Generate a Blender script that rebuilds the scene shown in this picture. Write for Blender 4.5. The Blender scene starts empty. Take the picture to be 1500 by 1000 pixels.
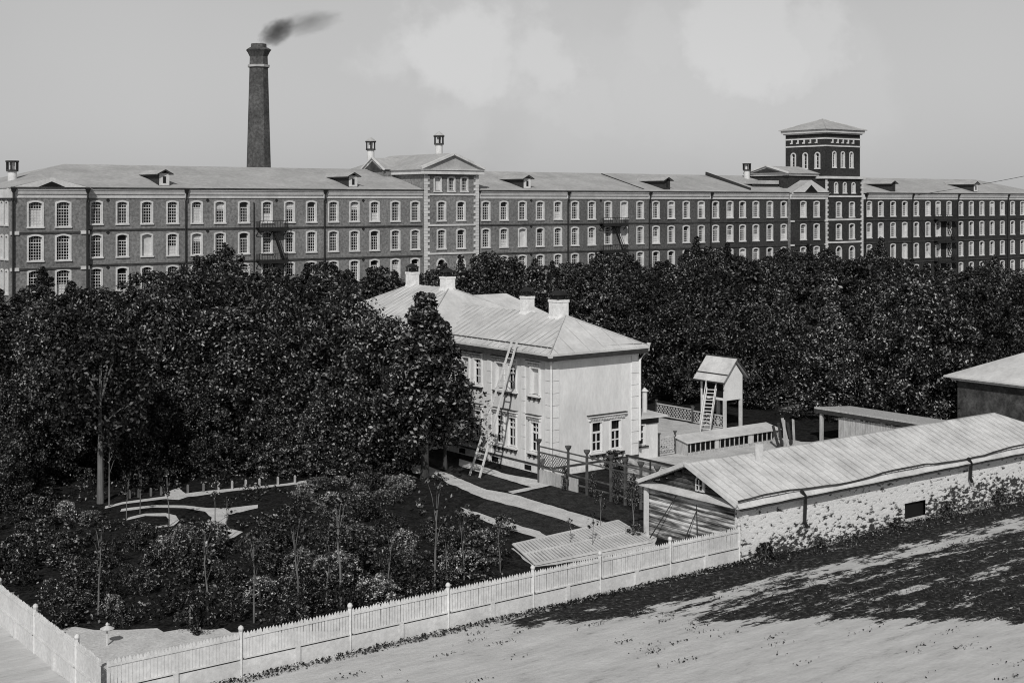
import bpy, math, random
import numpy as np
from mathutils import Vector, Matrix
random.seed(7); RNG = np.random.default_rng(7)
sc = bpy.context.scene
COL = sc.collection
# ------------------------------------------------------------------ survey: the camera and the ground grid of the place
F = (0.6058, 0.7956); R = (0.7956, -0.6058); FP = 1980.0; HC = 17.0
def ground(px, py, z=0.0):
    """surveyed point: bearing and depression of a photo point -> metres on the level z"""
    t = (HC - z) * FP / (py - 296.0); r = (px - 750.0) / FP * t
    return (F[0]*t + R[0]*r, F[1]*t + R[1]*r)
def on_y(px, Y):
    s = (px-750.0)/FP; t = Y/(F[1]+R[1]*s); return t*(F[0]+R[0]*s)
def on_x(px, X):
    s = (px-750.0)/FP; t = X/(F[0]+R[0]*s); return t*(F[1]+R[1]*s)
# ------------------------------------------------------------------ materials
MAT = {}
def newmat(name):
    m = bpy.data.materials.new(name); m.use_nodes = True; MAT[name] = m
    nt = m.node_tree; return m, nt, nt.nodes['Principled BSDF']
def N(nt, typ, **kw):
    n = nt.nodes.new(typ)
    for k, v in kw.items():
        if k in n.inputs: n.inputs[k].default_value = v
        else: setattr(n, k, v)
    return n
def ramp(nt, src, stops, interp='LINEAR'):
    r = nt.nodes.new('ShaderNodeValToRGB'); cr = r.color_ramp; cr.interpolation = interp
    while len(cr.elements) < len(stops): cr.elements.new(0.5)
    for e, (p, v) in zip(cr.elements, stops):
        e.position = p; e.color = (v, v, v, 1)
    nt.links.new(src, r.inputs[0]); return r.outputs[0]
def mul(nt, a, b, op='MULTIPLY'):
    n = nt.nodes.new('ShaderNodeMath'); n.operation = op
    for i, x in enumerate((a, b)):
        if isinstance(x, (int, float)): n.inputs[i].default_value = x
        else: nt.links.new(x, n.inputs[i])
    return n.outputs[0]
def coords(nt, scale=(1,1,1), world=True):
    if world: src = nt.nodes.new('ShaderNodeNewGeometry').outputs['Position']
    else: src = nt.nodes.new('ShaderNodeTexCoord').outputs['Object']
    mp = nt.nodes.new('ShaderNodeMapping'); mp.inputs['Scale'].default_value = scale
    nt.links.new(src, mp.inputs['Vector']); return mp.outputs[0]
def noise(nt, vec, scale, detail=4, rough=0.6):
    n = nt.nodes.new('ShaderNodeTexNoise'); n.inputs['Scale'].default_value = scale
    n.inputs['Detail'].default_value = detail; n.inputs['Roughness'].default_value = rough
    nt.links.new(vec, n.inputs['Vector']); return n.outputs[0]
def gm(name, v, var=0.2, scale=1.0, rough=0.8, bump=0.0, bscale=None, stretch=(1,1,1), spec=0.3, fine=0.0, fscale=12):
    m, nt, b = newmat(name)
    c = coords(nt, stretch)
    col = ramp(nt, noise(nt, c, scale), [(0.3, v*(1-var)), (0.7, v*(1+var))])
    if fine:
        f2 = ramp(nt, noise(nt, c, fscale, 2, 0.7), [(0.3, 1-fine), (0.7, 1+fine)])
        col = mul(nt, col, f2)
    nt.links.new(col, b.inputs['Base Color'])
    b.inputs['Roughness'].default_value = rough; b.inputs['Specular IOR Level'].default_value = spec
    if bump:
        bp = nt.nodes.new('ShaderNodeBump'); bp.inputs['Strength'].default_value = bump; bp.inputs['Distance'].default_value = 0.05
        nt.links.new(noise(nt, c, bscale or scale*6), bp.inputs['Height']); nt.links.new(bp.outputs[0], b.inputs['Normal'])
    return m
gm('white_paint', 0.74, 0.08, 1.5, 0.6, fine=0.06)
gm('white_trim', 0.61, 0.14, 0.6, 0.7, fine=0.1, fscale=4)
gm('house_wall', 0.70, 0.10, 0.9, 0.75, 0.15, 6, stretch=(1,1,.35), fine=0.07, fscale=7)
gm('fence_paint', 0.60, 0.14, 0.8, 0.75, fine=0.12, fscale=7)
gm('roof_sheet', 0.40, 0.16, 0.22, 0.7, fine=0.12, fscale=1.6, spec=0.1)
gm('house_roof', 0.56, 0.17, 0.6, 0.65, fine=0.08, fscale=4, spec=0.1)
gm('shed_roof', 0.58, 0.2, 0.7, 0.75, 0.2, 4, fine=0.1, fscale=5)
gm('seam', 0.42, 0.35, 0.7, 0.7)
gm('iron', 0.02, 0.3, 2, 0.5)
gm('dark_line', 0.05, 0.5, 0.8, 0.8)
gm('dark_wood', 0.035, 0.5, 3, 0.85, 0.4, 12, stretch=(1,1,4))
gm('grey_boards', 0.42, 0.25, 2.0, 0.85, 0.3, 14, stretch=(3,3,0.6), fine=0.15)
gm('old_wall', 0.06, 0.6, 1.2, 0.9, fine=0.4, fscale=6)
gm('chimney_plaster', 0.74, 0.08, 1.2, 0.85, 0.3, 5, fine=0.15, fscale=4)
gm('bark', 0.045, 0.5, 3, 0.9, 0.5, 12, stretch=(1,1,.3))
gm('pale_bark', 0.13, 0.5, 3, 0.9, 0.3, 12, stretch=(1,1,.3))
gm('trellis', 0.09, 0.6, 2, 0.85)
gm('lattice_paint', 0.52, 0.2, 2, 0.8)
gm('chimney_brick', 0.075, 0.35, 0.35, 0.9, fine=0.45, fscale=2.2)
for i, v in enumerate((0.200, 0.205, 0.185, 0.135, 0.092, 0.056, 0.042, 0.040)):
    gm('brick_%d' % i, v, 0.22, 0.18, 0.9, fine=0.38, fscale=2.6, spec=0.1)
m, nt, b = newmat('glass'); b.inputs['Base Color'].default_value = (.008,.008,.008,1); b.inputs['Roughness'].default_value = 0.12
b.inputs['Specular IOR Level'].default_value = 0.35
gm('room_dark', 0.006, 0.3, 1, 0.9)
gm('blind', 0.55, 0.15, 2, 0.8)
# leaves: every leaf its own tone
def leafmat(name, lo, hi, extra=0.0, p=0.62):
    m, nt, b = newmat(name)
    g = nt.nodes.new('ShaderNodeNewGeometry'); oi = nt.nodes.new('ShaderNodeObjectInfo')
    c = ramp(nt, g.outputs['Random Per Island'], [(0.0, lo), (p, lo*1.7), (0.93, hi), (1.0, hi*1.5)])
    v = ramp(nt, oi.outputs['Random'], [(0, 0.5), (.5, .95), (1, 1.0)]); v = mul(nt, v, mul(nt, oi.outputs['Random'], .9, 'ADD'))
    nt.links.new(mul(nt, c, v), b.inputs['Base Color'])
    b.inputs['Roughness'].default_value = 0.5; b.inputs['Specular IOR Level'].default_value = 0.25
    return m
leafmat('leaves', 0.005, 0.15, p=.7)
leafmat('leaves_pale', 0.007, 0.20, p=.68)
leafmat('leaves_dark', 0.004, 0.11, p=.7)
leafmat('flowers', 0.03, 0.40, p=0.5)
leafmat('grass_blades', 0.012, 0.09)
# log wall: pale weathered patches over dark timber
m, nt, b = newmat('logs'); c = coords(nt, (1, .35, 3.2))
nt.links.new(ramp(nt, noise(nt, c, 1.1, 5, .7), [(0.38, .04), (0.48, .2), (0.58, .62)]), b.inputs['Base Color']); b.inputs['Roughness'].default_value = .9
# plastered rubble wall: white plaster, fallen away low down
m, nt, b = newmat('rubble')
g = nt.nodes.new('ShaderNodeNewGeometry'); sx = nt.nodes.new('ShaderNodeSeparateXYZ'); nt.links.new(g.outputs['Position'], sx.inputs[0])
c = coords(nt, (.55, 1, 1.25))
big = noise(nt, c, 0.55, 4, .6); spots = noise(nt, c, 4.6, 4, .65)
low = ramp(nt, mul(nt, mul(nt, sx.outputs['Z'], -0.36), mul(nt, big, 1.5), 'ADD'), [(0.28, 0.0), (0.62, 1.0)])
thr = mul(nt, mul(nt, low, 0.15), spots, 'ADD')
col = ramp(nt, thr, [(0.575, .70), (0.62, .30), (0.655, .035)])
fine = ramp(nt, noise(nt, c, 14, 2, .7), [(.3, .86), (.7, 1.1)])
nt.links.new(mul(nt, col, fine), b.inputs['Base Color']); b.inputs['Roughness'].default_value = .95
bp = nt.nodes.new('ShaderNodeBump'); bp.inputs['Strength'].default_value = .7; bp.inputs['Distance'].default_value = .08; bp.invert = True
nt.links.new(thr, bp.inputs['Height']); nt.links.new(bp.outputs[0], b.inputs['Normal'])
# grounds
m, nt, b = newmat('ground')
g = nt.nodes.new('ShaderNodeNewGeometry'); sx = nt.nodes.new('ShaderNodeSeparateXYZ'); nt.links.new(g.outputs['Position'], sx.inputs[0])
X, Y = sx.outputs['X'], sx.outputs['Y']
cs = coords(nt, (0.25, 1.0, 1.0)); n1 = noise(nt, cs, 1.15, 10, .78)
dist = mul(nt, mul(nt, X, F[0]), mul(nt, Y, F[1]), 'ADD')          # metres from the look-out
left = mul(nt, X, -0.06)                                            # the pale edge fade put into the ground widens towards the fence corner
near = ramp(nt, mul(nt, mul(nt, mul(nt, dist, -1/5.5), 55.8/5.5, 'ADD'), mul(nt, mul(nt, X, -1/11.0), 35.2/11.0, 'ADD'), 'MAXIMUM'), [(0.0, 0.0), (1.0, 1.0)])  # pale near zone paints the view's lower-edge fade into the ground colour
band = ramp(nt, mul(nt, mul(nt, Y, 1/12.0), -34/12.0, 'ADD'), [(0.0, .35), (0.12, .35), (0.2, .47), (0.27, .33), (0.40, .38), (0.52, .52), (0.60, .54), (0.68, .28), (0.80, .28), (0.86, .5), (1.0, .4)])
mask = mul(nt, mul(nt, n1, 1.75), mul(nt, band, mul(nt, near, 1.1), 'ADD'), 'ADD')
n2 = noise(nt, coords(nt, (.6, 1, 1)), 4.0, 6, .75)
mask = mul(nt, mask, mul(nt, n2, .42), 'ADD')
sel = ramp(nt, mul(nt, mask, .5), [(0.776, .0), (0.812, 1.)])
dirt = ramp(nt, noise(nt, cs, 1.3, 9, .8), [(.30, .22), (.42, .48), (.7, .66)])
gras = ramp(nt, noise(nt, coords(nt), 4.0, 4, .75), [(.35, .008), (.55, .03), (.72, .16)])
mx = nt.nodes.new('ShaderNodeMix'); mx.data_type = 'RGBA'
nt.links.new(sel, mx.inputs[0]); nt.links.new(gras, mx.inputs[6]); nt.links.new(dirt, mx.inputs[7])
nt.links.new(mx.outputs[2], b.inputs['Base Color']); b.inputs['Roughness'].default_value = .95; b.inputs['Specular IOR Level'].default_value = .1
bp = nt.nodes.new('ShaderNodeBump'); bp.inputs['Strength'].default_value = .5; bp.inputs['Distance'].default_value = .1
nt.links.new(n2, bp.inputs['Height']); nt.links.new(bp.outputs[0], b.inputs['Normal'])
gm('soil', 0.018, 0.6, 1.5, 0.95, 0.6, 8, fine=0.6, fscale=6, spec=.05)
gm('lawn', 0.035, 0.5, 1.5, 0.95, 0.6, 10, fine=0.6, fscale=7, spec=.05)
gm('gravel', 0.58, 0.14, 1.2, 0.95, 0.3, 14, fine=0.18, fscale=8, spec=.1)
gm('sand', 0.50, 0.16, 0.8, 0.95, 0.3, 12, fine=0.15, fscale=6, spec=.1)
# ------------------------------------------------------------------ mesh builder
class MB:
    def __init__(s): s.v = []; s.f = []; s.m = []; s.mats = []
    def mi(s, mat):
        if mat is None: return 0
        if mat not in s.mats: s.mats.append(mat)
        return s.mats.index(mat)
    def face(s, pts, mat=None):
        i = len(s.v); s.v += [tuple(p) for p in pts]; s.f.append(tuple(range(i, i+len(pts)))); s.m.append(s.mi(mat)); return s
    def hull(s, pts, faces, mat=None):
        i = len(s.v); s.v += [tuple(p) for p in pts]; k = s.mi(mat)
        for f in faces: s.f.append(tuple(i+a for a in f)); s.m.append(k)
        return s
    def box(s, x0, x1, y0, y1, z0, z1, mat=None):
        return s.hull([(x0,y0,z0),(x1,y0,z0),(x1,y1,z0),(x0,y1,z0),(x0,y0,z1),(x1,y0,z1),(x1,y1,z1),(x0,y1,z1)],
                      [(0,3,2,1),(4,5,6,7),(0,1,5,4),(1,2,6,5),(2,3,7,6),(3,0,4,7)], mat)
    def prism(s, poly, off, mat=None):
        """planar polygon (list of 3-D points) pushed along off"""
        n = len(poly); o = Vector(off); a = [Vector(p) for p in poly]; b = [p+o for p in a]
        return s.hull([tuple(p) for p in a+b], [tuple(range(n-1, -1, -1)), tuple(range(n, 2*n))] + [(i, (i+1) % n, n+(i+1) % n, n+i) for i in range(n)], mat)
    def bar(s, p0, p1, w, h=None, mat=None, up=(0,0,1)):
        h = h or w; p0 = Vector(p0); p1 = Vector(p1); d = (p1-p0)
        if d.length < 1e-6: return s
        d.normalize(); u = Vector(up)
        if abs(d.dot(u)) > .98: u = Vector((1,0,0))
        a = d.cross(u).normalized()*w/2; c = a.cross(d).normalized()*h/2
        P = [p0-a-c, p0+a-c, p0+a+c, p0-a+c, p1-a-c, p1+a-c, p1+a+c, p1-a+c]
        return s.hull([tuple(p) for p in P], [(0,3,2,1),(4,5,6,7),(0,1,5,4),(1,2,6,5),(2,3,7,6),(3,0,4,7)], mat)
    def tube(s, pts, rad, n=8, mat=None, cap=True):
        pts = [Vector(p) for p in pts]
        if isinstance(rad, (int, float)): rad = [rad]*len(pts)
        i0 = len(s.v); k = s.mi(mat)
        for j, p in enumerate(pts):
            d = (pts[min(j+1, len(pts)-1)]-pts[max(j-1, 0)]).normalized()
            u = Vector((0,0,1)) if abs(d.z) < .9 else Vector((1,0,0))
            a = d.cross(u).normalized(); c = a.cross(d)
            for q in range(n):
                th = 2*math.pi*q/n; s.v.append(tuple(p+(a*math.cos(th)+c*math.sin(th))*rad[j]))
        for j in range(len(pts)-1):
            for q in range(n):
                a0 = i0+j*n+q; a1 = i0+j*n+(q+1) % n
                s.f.append((a0, a1, a1+n, a0+n)); s.m.append(k)
        if cap:
            s.f.append(tuple(i0+q for q in range(n))[::-1]); s.m.append(k)
            e = i0+(len(pts)-1)*n; s.f.append(tuple(e+q for q in range(n))); s.m.append(k)
        return s
    def join(s, o, loc=(0,0,0), rz=0, default=None):
        M = Matrix.Translation(loc) @ Matrix.Rotation(rz, 4, 'Z'); i = len(s.v)
        s.v += [tuple(M @ Vector(p)) for p in o.v]
        for f, k in zip(o.f, o.m):
            s.f.append(tuple(i+a for a in f)); s.m.append(s.mi(o.mats[k] if o.mats else default))
        return s
    def mesh(s, name, mat=None):
        me = bpy.data.meshes.new(name); me.from_pydata(s.v, [], s.f)
        if s.mats:
            for q in s.mats: me.materials.append(MAT[q])
            me.polygons.foreach_set('material_index', s.m)
        elif mat: me.materials.append(MAT[mat])
        me.update(); return me
    def build(s, name, mat=None, parent=None, **kw):
        if parent is not None:
            l = parent.get('_w', (0,0,0)); s.v = [(a-l[0], b-l[1], c-l[2]) for a, b, c in s.v]
        o = bpy.data.objects.new(name, s.mesh(name, mat)); COL.objects.link(o)
        if parent is not None:
            o.parent = parent; o['_w'] = list(parent.get('_w', (0,0,0)))
        return o
def tag(o, label=None, cat=None, group=None, kind=None):
    if label: o['label'] = label
    if cat: o['category'] = cat
    if group: o['group'] = group
    if kind: o['kind'] = kind
    return o
def thing(name, label, cat, loc=(0,0,0), group=None):
    o = bpy.data.objects.new(name, None); COL.objects.link(o); o.location = loc; o['_w'] = list(loc); o.empty_display_size = .3
    return tag(o, label, cat, group)
def single(name, mb, mat, label, cat, loc=(0,0,0), group=None, kind=None):
    mb.v = [(a-loc[0], b-loc[1], c-loc[2]) for a, b, c in mb.v]
    o = bpy.data.objects.new(name, mb.mesh(name, mat)); COL.objects.link(o); o.location = loc
    return tag(o, label, cat, group, kind)
def place(mesh, name, parent, loc, rz=0, scale=None):
    """object sharing a mesh, placed at world loc under parent"""
    o = bpy.data.objects.new(name, mesh); COL.objects.link(o)
    l = parent.get('_w', (0,0,0)) if parent is not None else (0,0,0)
    if parent is not None: o.parent = parent
    o.location = (loc[0]-l[0], loc[1]-l[1], loc[2]-l[2]); o.rotation_euler = (0,0,rz)
    if scale: o.scale = scale
    return o
def inherit(o, parent):                                      # window children sit in the window's own frame
    o.parent = parent; o.location = (0,0,0); o.rotation_euler = (0,0,0)
# ------------------------------------------------------------------ roofs
def hip_roof(mb, x0, x1, y0, y1, ze, zr, r0, r1, axis='y', th=.16, mat=None):
    """ridge along axis from r0 to r1; eave rectangle x0..x1, y0..y1"""
    if axis == 'y':
        xm = (x0+x1)/2; A = (xm, r0, zr); B = (xm, r1, zr)
        E = [(x0,y0,ze),(x1,y0,ze),(x1,y1,ze),(x0,y1,ze)]
        top = [(0,1,8),(1,2,9,8),(2,3,9),(3,0,8,9)]
    else:
        ym = (y0+y1)/2; A = (r0, ym, zr); B = (r1, ym, zr)
        E = [(x0,y0,ze),(x1,y0,ze),(x1,y1,ze),(x0,y1,ze)]
        top = [(0,1,9,8),(1,2,9),(2,3,8,9),(3,0,8)]
    P = E + [(x,y,z-th) for x,y,z in E] + [A, B]
    mb.hull(P, top + [(4,5,1,0),(5,6,2,1),(6,7,3,2),(7,4,0,3),(7,6,5,4)], mat)
    return [[P[i] for i in f] for f in top]
def seams(mb, poly, edir, step, w=.06, h=.05, off=0):
    """standing seams across one roof slope, square to the eave direction edir"""
    P = [Vector(p) for p in poly]; e = Vector(edir).normalized()
    n = (P[1]-P[0]).cross(P[2]-P[0]).normalized()
    if n.z < 0: n = -n
    ds = [p.dot(e) for p in P]; c = min(ds)+step*.5+off
    while c < max(ds)-.05:
        hit = []
        for i in range(len(P)):
            a, b = P[i], P[(i+1) % len(P)]; da, db = a.dot(e)-c, b.dot(e)-c
            if da*db < 0: hit.append(a+(b-a)*(da/(da-db)))
        if len(hit) == 2 and (hit[0]-hit[1]).length > .2:
            mb.bar(hit[0]+n*h*.3, hit[1]+n*h*.3, w, h, up=tuple(n))
        c += step
# ------------------------------------------------------------------ windows (proto meshes, local: x along the wall, y inward, origin at the foot of the opening)
def arch(w, h, rise, n=8):
    """outline of an opening, from lower left round to lower right"""
    pts = [(-w/2, 0.0)]
    if rise <= 0.001: return [(-w/2,0),(-w/2,h),(w/2,h),(w/2,0)]
    r = (w*w/4+rise*rise)/(2*rise); cz = h-r; a0 = math.asin(min(1, w/2/r))
    for i in range(n+1):
        a = -a0+2*a0*i/n; pts.append((r*math.sin(a), cz+r*math.cos(a)))
    pts.append((w/2, 0.0)); return pts
def frame_mb(w, h, rise, sur=.25, proud=.09, depth=.36, sill=True, mat='white_trim'):
    b = MB(); i = arch(w, h, rise); o = arch(w+2*sur, h+sur, rise*1.05)
    n = len(i)
    for k in range(n-1):
        a, c, d, e = i[k], i[k+1], o[k+1], o[k]
        b.face([(a[0],-proud,a[1]),(e[0],-proud,e[1]),(d[0],-proud,d[1]),(c[0],-proud,c[1])], mat)
        b.face([(a[0],-proud,a[1]),(c[0],-proud,c[1]),(c[0],depth,c[1]),(a[0],depth,a[1])], mat)
        b.face([(e[0],-proud,e[1]),(e[0],.02,e[1]),(d[0],.02,d[1]),(d[0],-proud,d[1])], mat)
    if sill: b.box(-w/2-sur-.05, w/2+sur+.05, -proud-.1, depth, -.2, 0.0, mat)
    return b
def pane_mb(w, h, rise, y, mat):
    b = MB(); b.face([(x, y, z) for x, z in arch(w, h, rise)], mat); return b
def sash_mb(w, h, rise, y, cols, rows, tr=.72, topbars=True, bw=.05, mat='white_trim'):
    b = MB(); zt = h*tr; 
    def top(x):
        if rise <= .001: return h
        r = (w*w/4+rise*rise)/(2*rise); return h-r+math.sqrt(max(0, r*r-x*x))
    b.box(-w/2, -w/2+.07, y-.03, y+.03, 0.002, h-rise, mat); b.box(w/2-.07, w/2, y-.03, y+.03, 0.002, h-rise, mat)
    b.box(-w/2+.07, w/2-.07, y-.03, y+.03, 0.002, .09, mat)
    if tr < .99: b.box(-w/2+.07, w/2-.07, y-.045, y+.02, zt-.06, zt+.06, mat)
    for k in range(1, cols):
        x = -w/2+w*k/cols; b.box(x-bw/2, x+bw/2, y-.02, y+.02, .09, (top(x)-.01) if (topbars or tr > .99) else zt-.06, mat)
    nr = rows
    for k in range(1, nr):
        z = zt*k/nr if tr < .99 else h*k/nr
        b.box(-w/2+.07, w/2-.07, y-.021, y+.019, z-bw/2, z+bw/2, mat)
    if topbars and tr < .99: b.box(-w/2+.07, w/2-.07, y-.021, y+.019, (zt+h)/2-bw/2, (zt+h)/2+bw/2, mat)
    return b
class WinKind:
    def __init__(s, w, h, rise, cols=4, rows=5, tr=.72, sur=.25, proud=.09, depth=.36, sill=True, top_y=.3, mat='white_trim', bw=.05):
        s.w, s.h = w, h
        s.fmb = frame_mb(w, h, rise, sur, proud, depth, sill, mat); s.frame = s.fmb.mesh('window')
        s.smb = [sash_mb(w, h, rise, top_y, cols, rows, tr, True, bw, mat), sash_mb(w, h, rise, top_y, cols, rows, tr, False, bw, mat)]
        s.sash = [q.mesh('sash') for q in s.smb]
        s.pmb = {k: pane_mb(w, h, rise, depth-.01, k) for k in ('glass', 'room_dark', 'blind')}
        s.bmb = []
        for za, zb in ((.62, .93), (.02, .42), (.02, .68)):
            q = MB(); q.face([(-w/2+.05,depth-.03,h*za),(w/2-.05,depth-.03,h*za),(w/2-.05,depth-.03,h*zb),(-w/2+.05,depth-.03,h*zb)], 'blind'); s.bmb.append(q)
        s.bl = [q.mesh('blind') for q in s.bmb]
        s.pane = {k: q.mesh('pane') for k, q in s.pmb.items()}
    def put(s, parent, loc, rz=0, var=0, name='window'):
        f = place(s.frame, name, parent, loc, rz)
        if var >= 3: inherit(place(s.bl[var-3], 'blind', None, (0,0,0)), f)
        pk = 'blind' if var == 2 else 'glass'
        if var != 2: inherit(place(s.sash[1 if var == 1 else 0], 'sash', None, (0,0,0)), f)
        inherit(place(s.pane[pk], 'pane', None, (0,0,0)), f)
        return f
    def bake(s, mb, loc, rz=0, var=0):
        mb.join(s.fmb, loc, rz)
        if var != 2: mb.join(s.smb[1 if var == 1 else 0], loc, rz)
        if var >= 3: mb.join(s.bmb[var-3], loc, rz)
        mb.join(s.pmb['blind' if var == 2 else 'glass'], loc, rz)
def wall_holes(mb, a, b, z0, z1, y, holes, mat=None, flip='y', back=None):
    """wall skin on the plane y (facing -y) from a to b with rectangular holes (c, w, zb, zt); flip='x': plane x, facing -x"""
    cols = {}
    for c, w, zb, zt in holes: cols.setdefault((round(c, 4), w), []).append((zb, zt))
    def q(u0, u1, v0, v1):
        if u1-u0 < 1e-4 or v1-v0 < 1e-4: return
        if flip == 'y': mb.face([(u0,y,v0),(u1,y,v0),(u1,y,v1),(u0,y,v1)], mat)
        else: mb.face([(y,u1,v0),(y,u0,v0),(y,u0,v1),(y,u1,v1)], mat)
    # merge columns that overlap sideways is never needed here: columns are disjoint per zone
    u = a
    for (c, w), zs in sorted(cols.items()):
        q(u, c-w/2, z0, z1); v = z0
        for zb, zt in sorted(zs): q(c-w/2, c+w/2, v, zb); v = zt
        q(c-w/2, c+w/2, v, z1); u = c+w/2
    q(u, b, z0, z1)
# ================================================================== THE MILL
YF = 180.0; YP = 179.3; YB = 206.6; ZE = 18.85; ZR = 22.45
ROWS = [(14.05, 17.05), (9.55, 12.45), (5.0, 7.95), (.4, 3.4)]
K_main = WinKind(1.42, 2.97, .20, 4, 5, sur=.21)
K_pav = WinKind(1.75, 3.25, .24, 5, 6, sur=.22)
K_end = WinKind(.85, 3.0, .2, 2, 4)
K_att = WinKind(1.15, 2.15, .12, 3, 4, 1.0, .2)
K_door = WinKind(1.42, 4.6, .75, 4, 6, .8)
K_tatt = WinKind(.85, 2.0, .42, 3, 5, 1.0, .2)
K_bel = WinKind(.85, 3.1, .42, 2, 6, 1.0, .22)
K_bel2 = WinKind(1.0, 3.1, .5, 2, 4, 1.0, .22)
mill = thing('mill_building', 'long brick factory with white arched windows and grey roof, left of the square tower', 'factory', (on_y(16, YP), YP, 0))
mill2 = thing('mill_building', 'dark brick factory range to the right of the square tower, rows of narrow white windows', 'factory', (on_y(1266, YF), YF, 0))
wins = {mill: [], mill2: []}
rnd = random.Random(3)
def wvar(dark):
    r = rnd.random(); return 2 if r < .03 else (1 if r < (.35 if dark else .2) else (rnd.choice((3, 4, 4, 5)) if r > .72 else 0))
def segment(b, p0, p1, centres, y, mat, kind=K_main, rows=ROWS, ztop=17.6, scheme=None):
    x0, x1 = on_y(p0, y), on_y(p1, y); holes = []
    for j, (z0, z1) in enumerate(rows):
        for c in centres:
            xc = on_y(c, y); k = kind
            holes.append((xc, k.w, z0, z0+k.h)); wins[b].append((xc, y, z0, k, 0, wvar(p0 > 700), j))
    w = MB(); wall_holes(w, x0, x1, 0, ztop, y, holes); w.build('wall', mat, b)
    return x0, x1
A1 = [141,179,215,252.5,288,322,357]; A2 = [391,424,456]; A3 = [488,519,548.5,579,608]
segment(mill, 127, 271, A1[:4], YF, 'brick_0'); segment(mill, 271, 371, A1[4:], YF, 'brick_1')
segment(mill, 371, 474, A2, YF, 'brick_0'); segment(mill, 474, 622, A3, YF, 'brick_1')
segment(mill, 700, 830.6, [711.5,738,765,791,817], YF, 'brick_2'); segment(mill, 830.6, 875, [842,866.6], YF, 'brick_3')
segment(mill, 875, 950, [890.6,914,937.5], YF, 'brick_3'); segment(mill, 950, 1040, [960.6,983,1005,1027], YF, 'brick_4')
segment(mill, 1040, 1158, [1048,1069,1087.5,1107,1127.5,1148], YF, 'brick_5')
# left pavilion, its windows larger, and its end wall
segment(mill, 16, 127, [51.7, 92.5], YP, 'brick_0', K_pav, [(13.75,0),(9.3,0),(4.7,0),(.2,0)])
XE = on_y(16, YP); w = MB(); holes = []
for k, yy in enumerate([181.0,183.0,185.6,187.6,190.2,192.2,194.8,196.8,199.4,201.4,204.0]):
    for j, (z0, _) in enumerate(ROWS):
        holes.append((yy, K_end.w, z0, z0+K_end.h)); wins[mill].append((XE, yy, z0, K_end, -math.pi/2, 0, j if k < 3 else 9))
wall_holes(w, YP, YB, 0, 17.6, XE, holes, flip='x'); w.build('wall', 'brick_0', mill)
# central pavilion
xa, xb = on_y(622, YP), on_y(700.5, YP)
w = MB(); holes = []
for c in (646.5, 675):
    for j in (0, 1):
        holes.append((on_y(c, YP), K_main.w, ROWS[j][0], ROWS[j][0]+K_main.h)); wins[mill].append((on_y(c, YP), YP, ROWS[j][0], K_main, 0, 1 if (c > 650) else 0, j))
    holes.append((on_y(c, YP), K_door.w, 3.2, 3.2+K_door.h)); wins[mill].append((on_y(c, YP), YP, 3.2, K_door, 0, 1, 2))
wall_holes(w, xa, xb, 0, 18.3, YP, holes)
holes = []
for q, c in enumerate((641, 661, 680)):
    holes.append((on_y(c, YP), K_att.w, 18.75, 18.75+K_att.h)); wins[mill].append((on_y(c, YP), YP, 18.75, K_att, 0, (2,1,0)[q], 0))
wall_holes(w, xa, xb, 18.3, 21.5, YP, holes)
w.face([(xa, YP, 0), (xa, YP, 21.5), (xa, 203, 21.5), (xa, 203, 0)]); w.face([(xb, YP, 0), (xb, 203, 0), (xb, 203, 21.5), (xb, YP, 21.5)])
w.face([(xa, 203, 0), (xa, 203, 21.5), (xb, 203, 21.5), (xb, 203, 0)])
w.build('wall', 'brick_1', mill)
# right wing pavilion
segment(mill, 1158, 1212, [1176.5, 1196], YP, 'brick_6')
xw0, xw1 = on_y(1158, YP), on_y(1212, YP)
# beyond the tower
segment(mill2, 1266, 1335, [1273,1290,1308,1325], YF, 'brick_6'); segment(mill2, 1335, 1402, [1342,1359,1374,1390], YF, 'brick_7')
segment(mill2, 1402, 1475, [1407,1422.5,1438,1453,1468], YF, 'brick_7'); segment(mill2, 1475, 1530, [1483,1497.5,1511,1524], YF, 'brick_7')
XR = on_y(1530, YF)
# hang the windows: the hundred that show largest as parts, the rest of the range as one part
for b, L in wins.items():
    L.sort(key=lambda q: (F[0]*q[0]+F[1]*q[1]) + (500 if q[6] == 3 else 0) + (900 if q[6] == 9 else 0) + (200 if q[6] == 2 else 0))
    rest = MB()
    for i, (x, y, z, k, rz, var, j) in enumerate(L):
        if i < 100: k.put(b, (x, y, z), rz, var)
        else: k.bake(rest, (x, y, z), rz, var)
    if rest.v: tag(rest.build('window', None, b), kind='stuff')
# other walls
w = MB(); XT0 = on_y(1212, YF)
w.box(XE+.01, XT0, YB-.3, YB, 0, 17.6); w.build('wall', 'brick_1', mill)
w = MB(); w.box(on_y(1266, YF), XR, YB-.3, YB, 0, 17.6); w.box(XR-.3, XR-.01, YF+.01, YB-.31, 0, 17.6); w.build('wall', 'brick_7', mill2)
w = MB(); w.box(on_y(127, YF)-.3, on_y(127, YF)-.003, YP+.003, YF+.2, 0, 17.6); w.box(xw0+.003, xw0+.3, YP+.003, YF+.2, 0, 17.6); w.build('wall', 'brick_0', mill)
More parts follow.
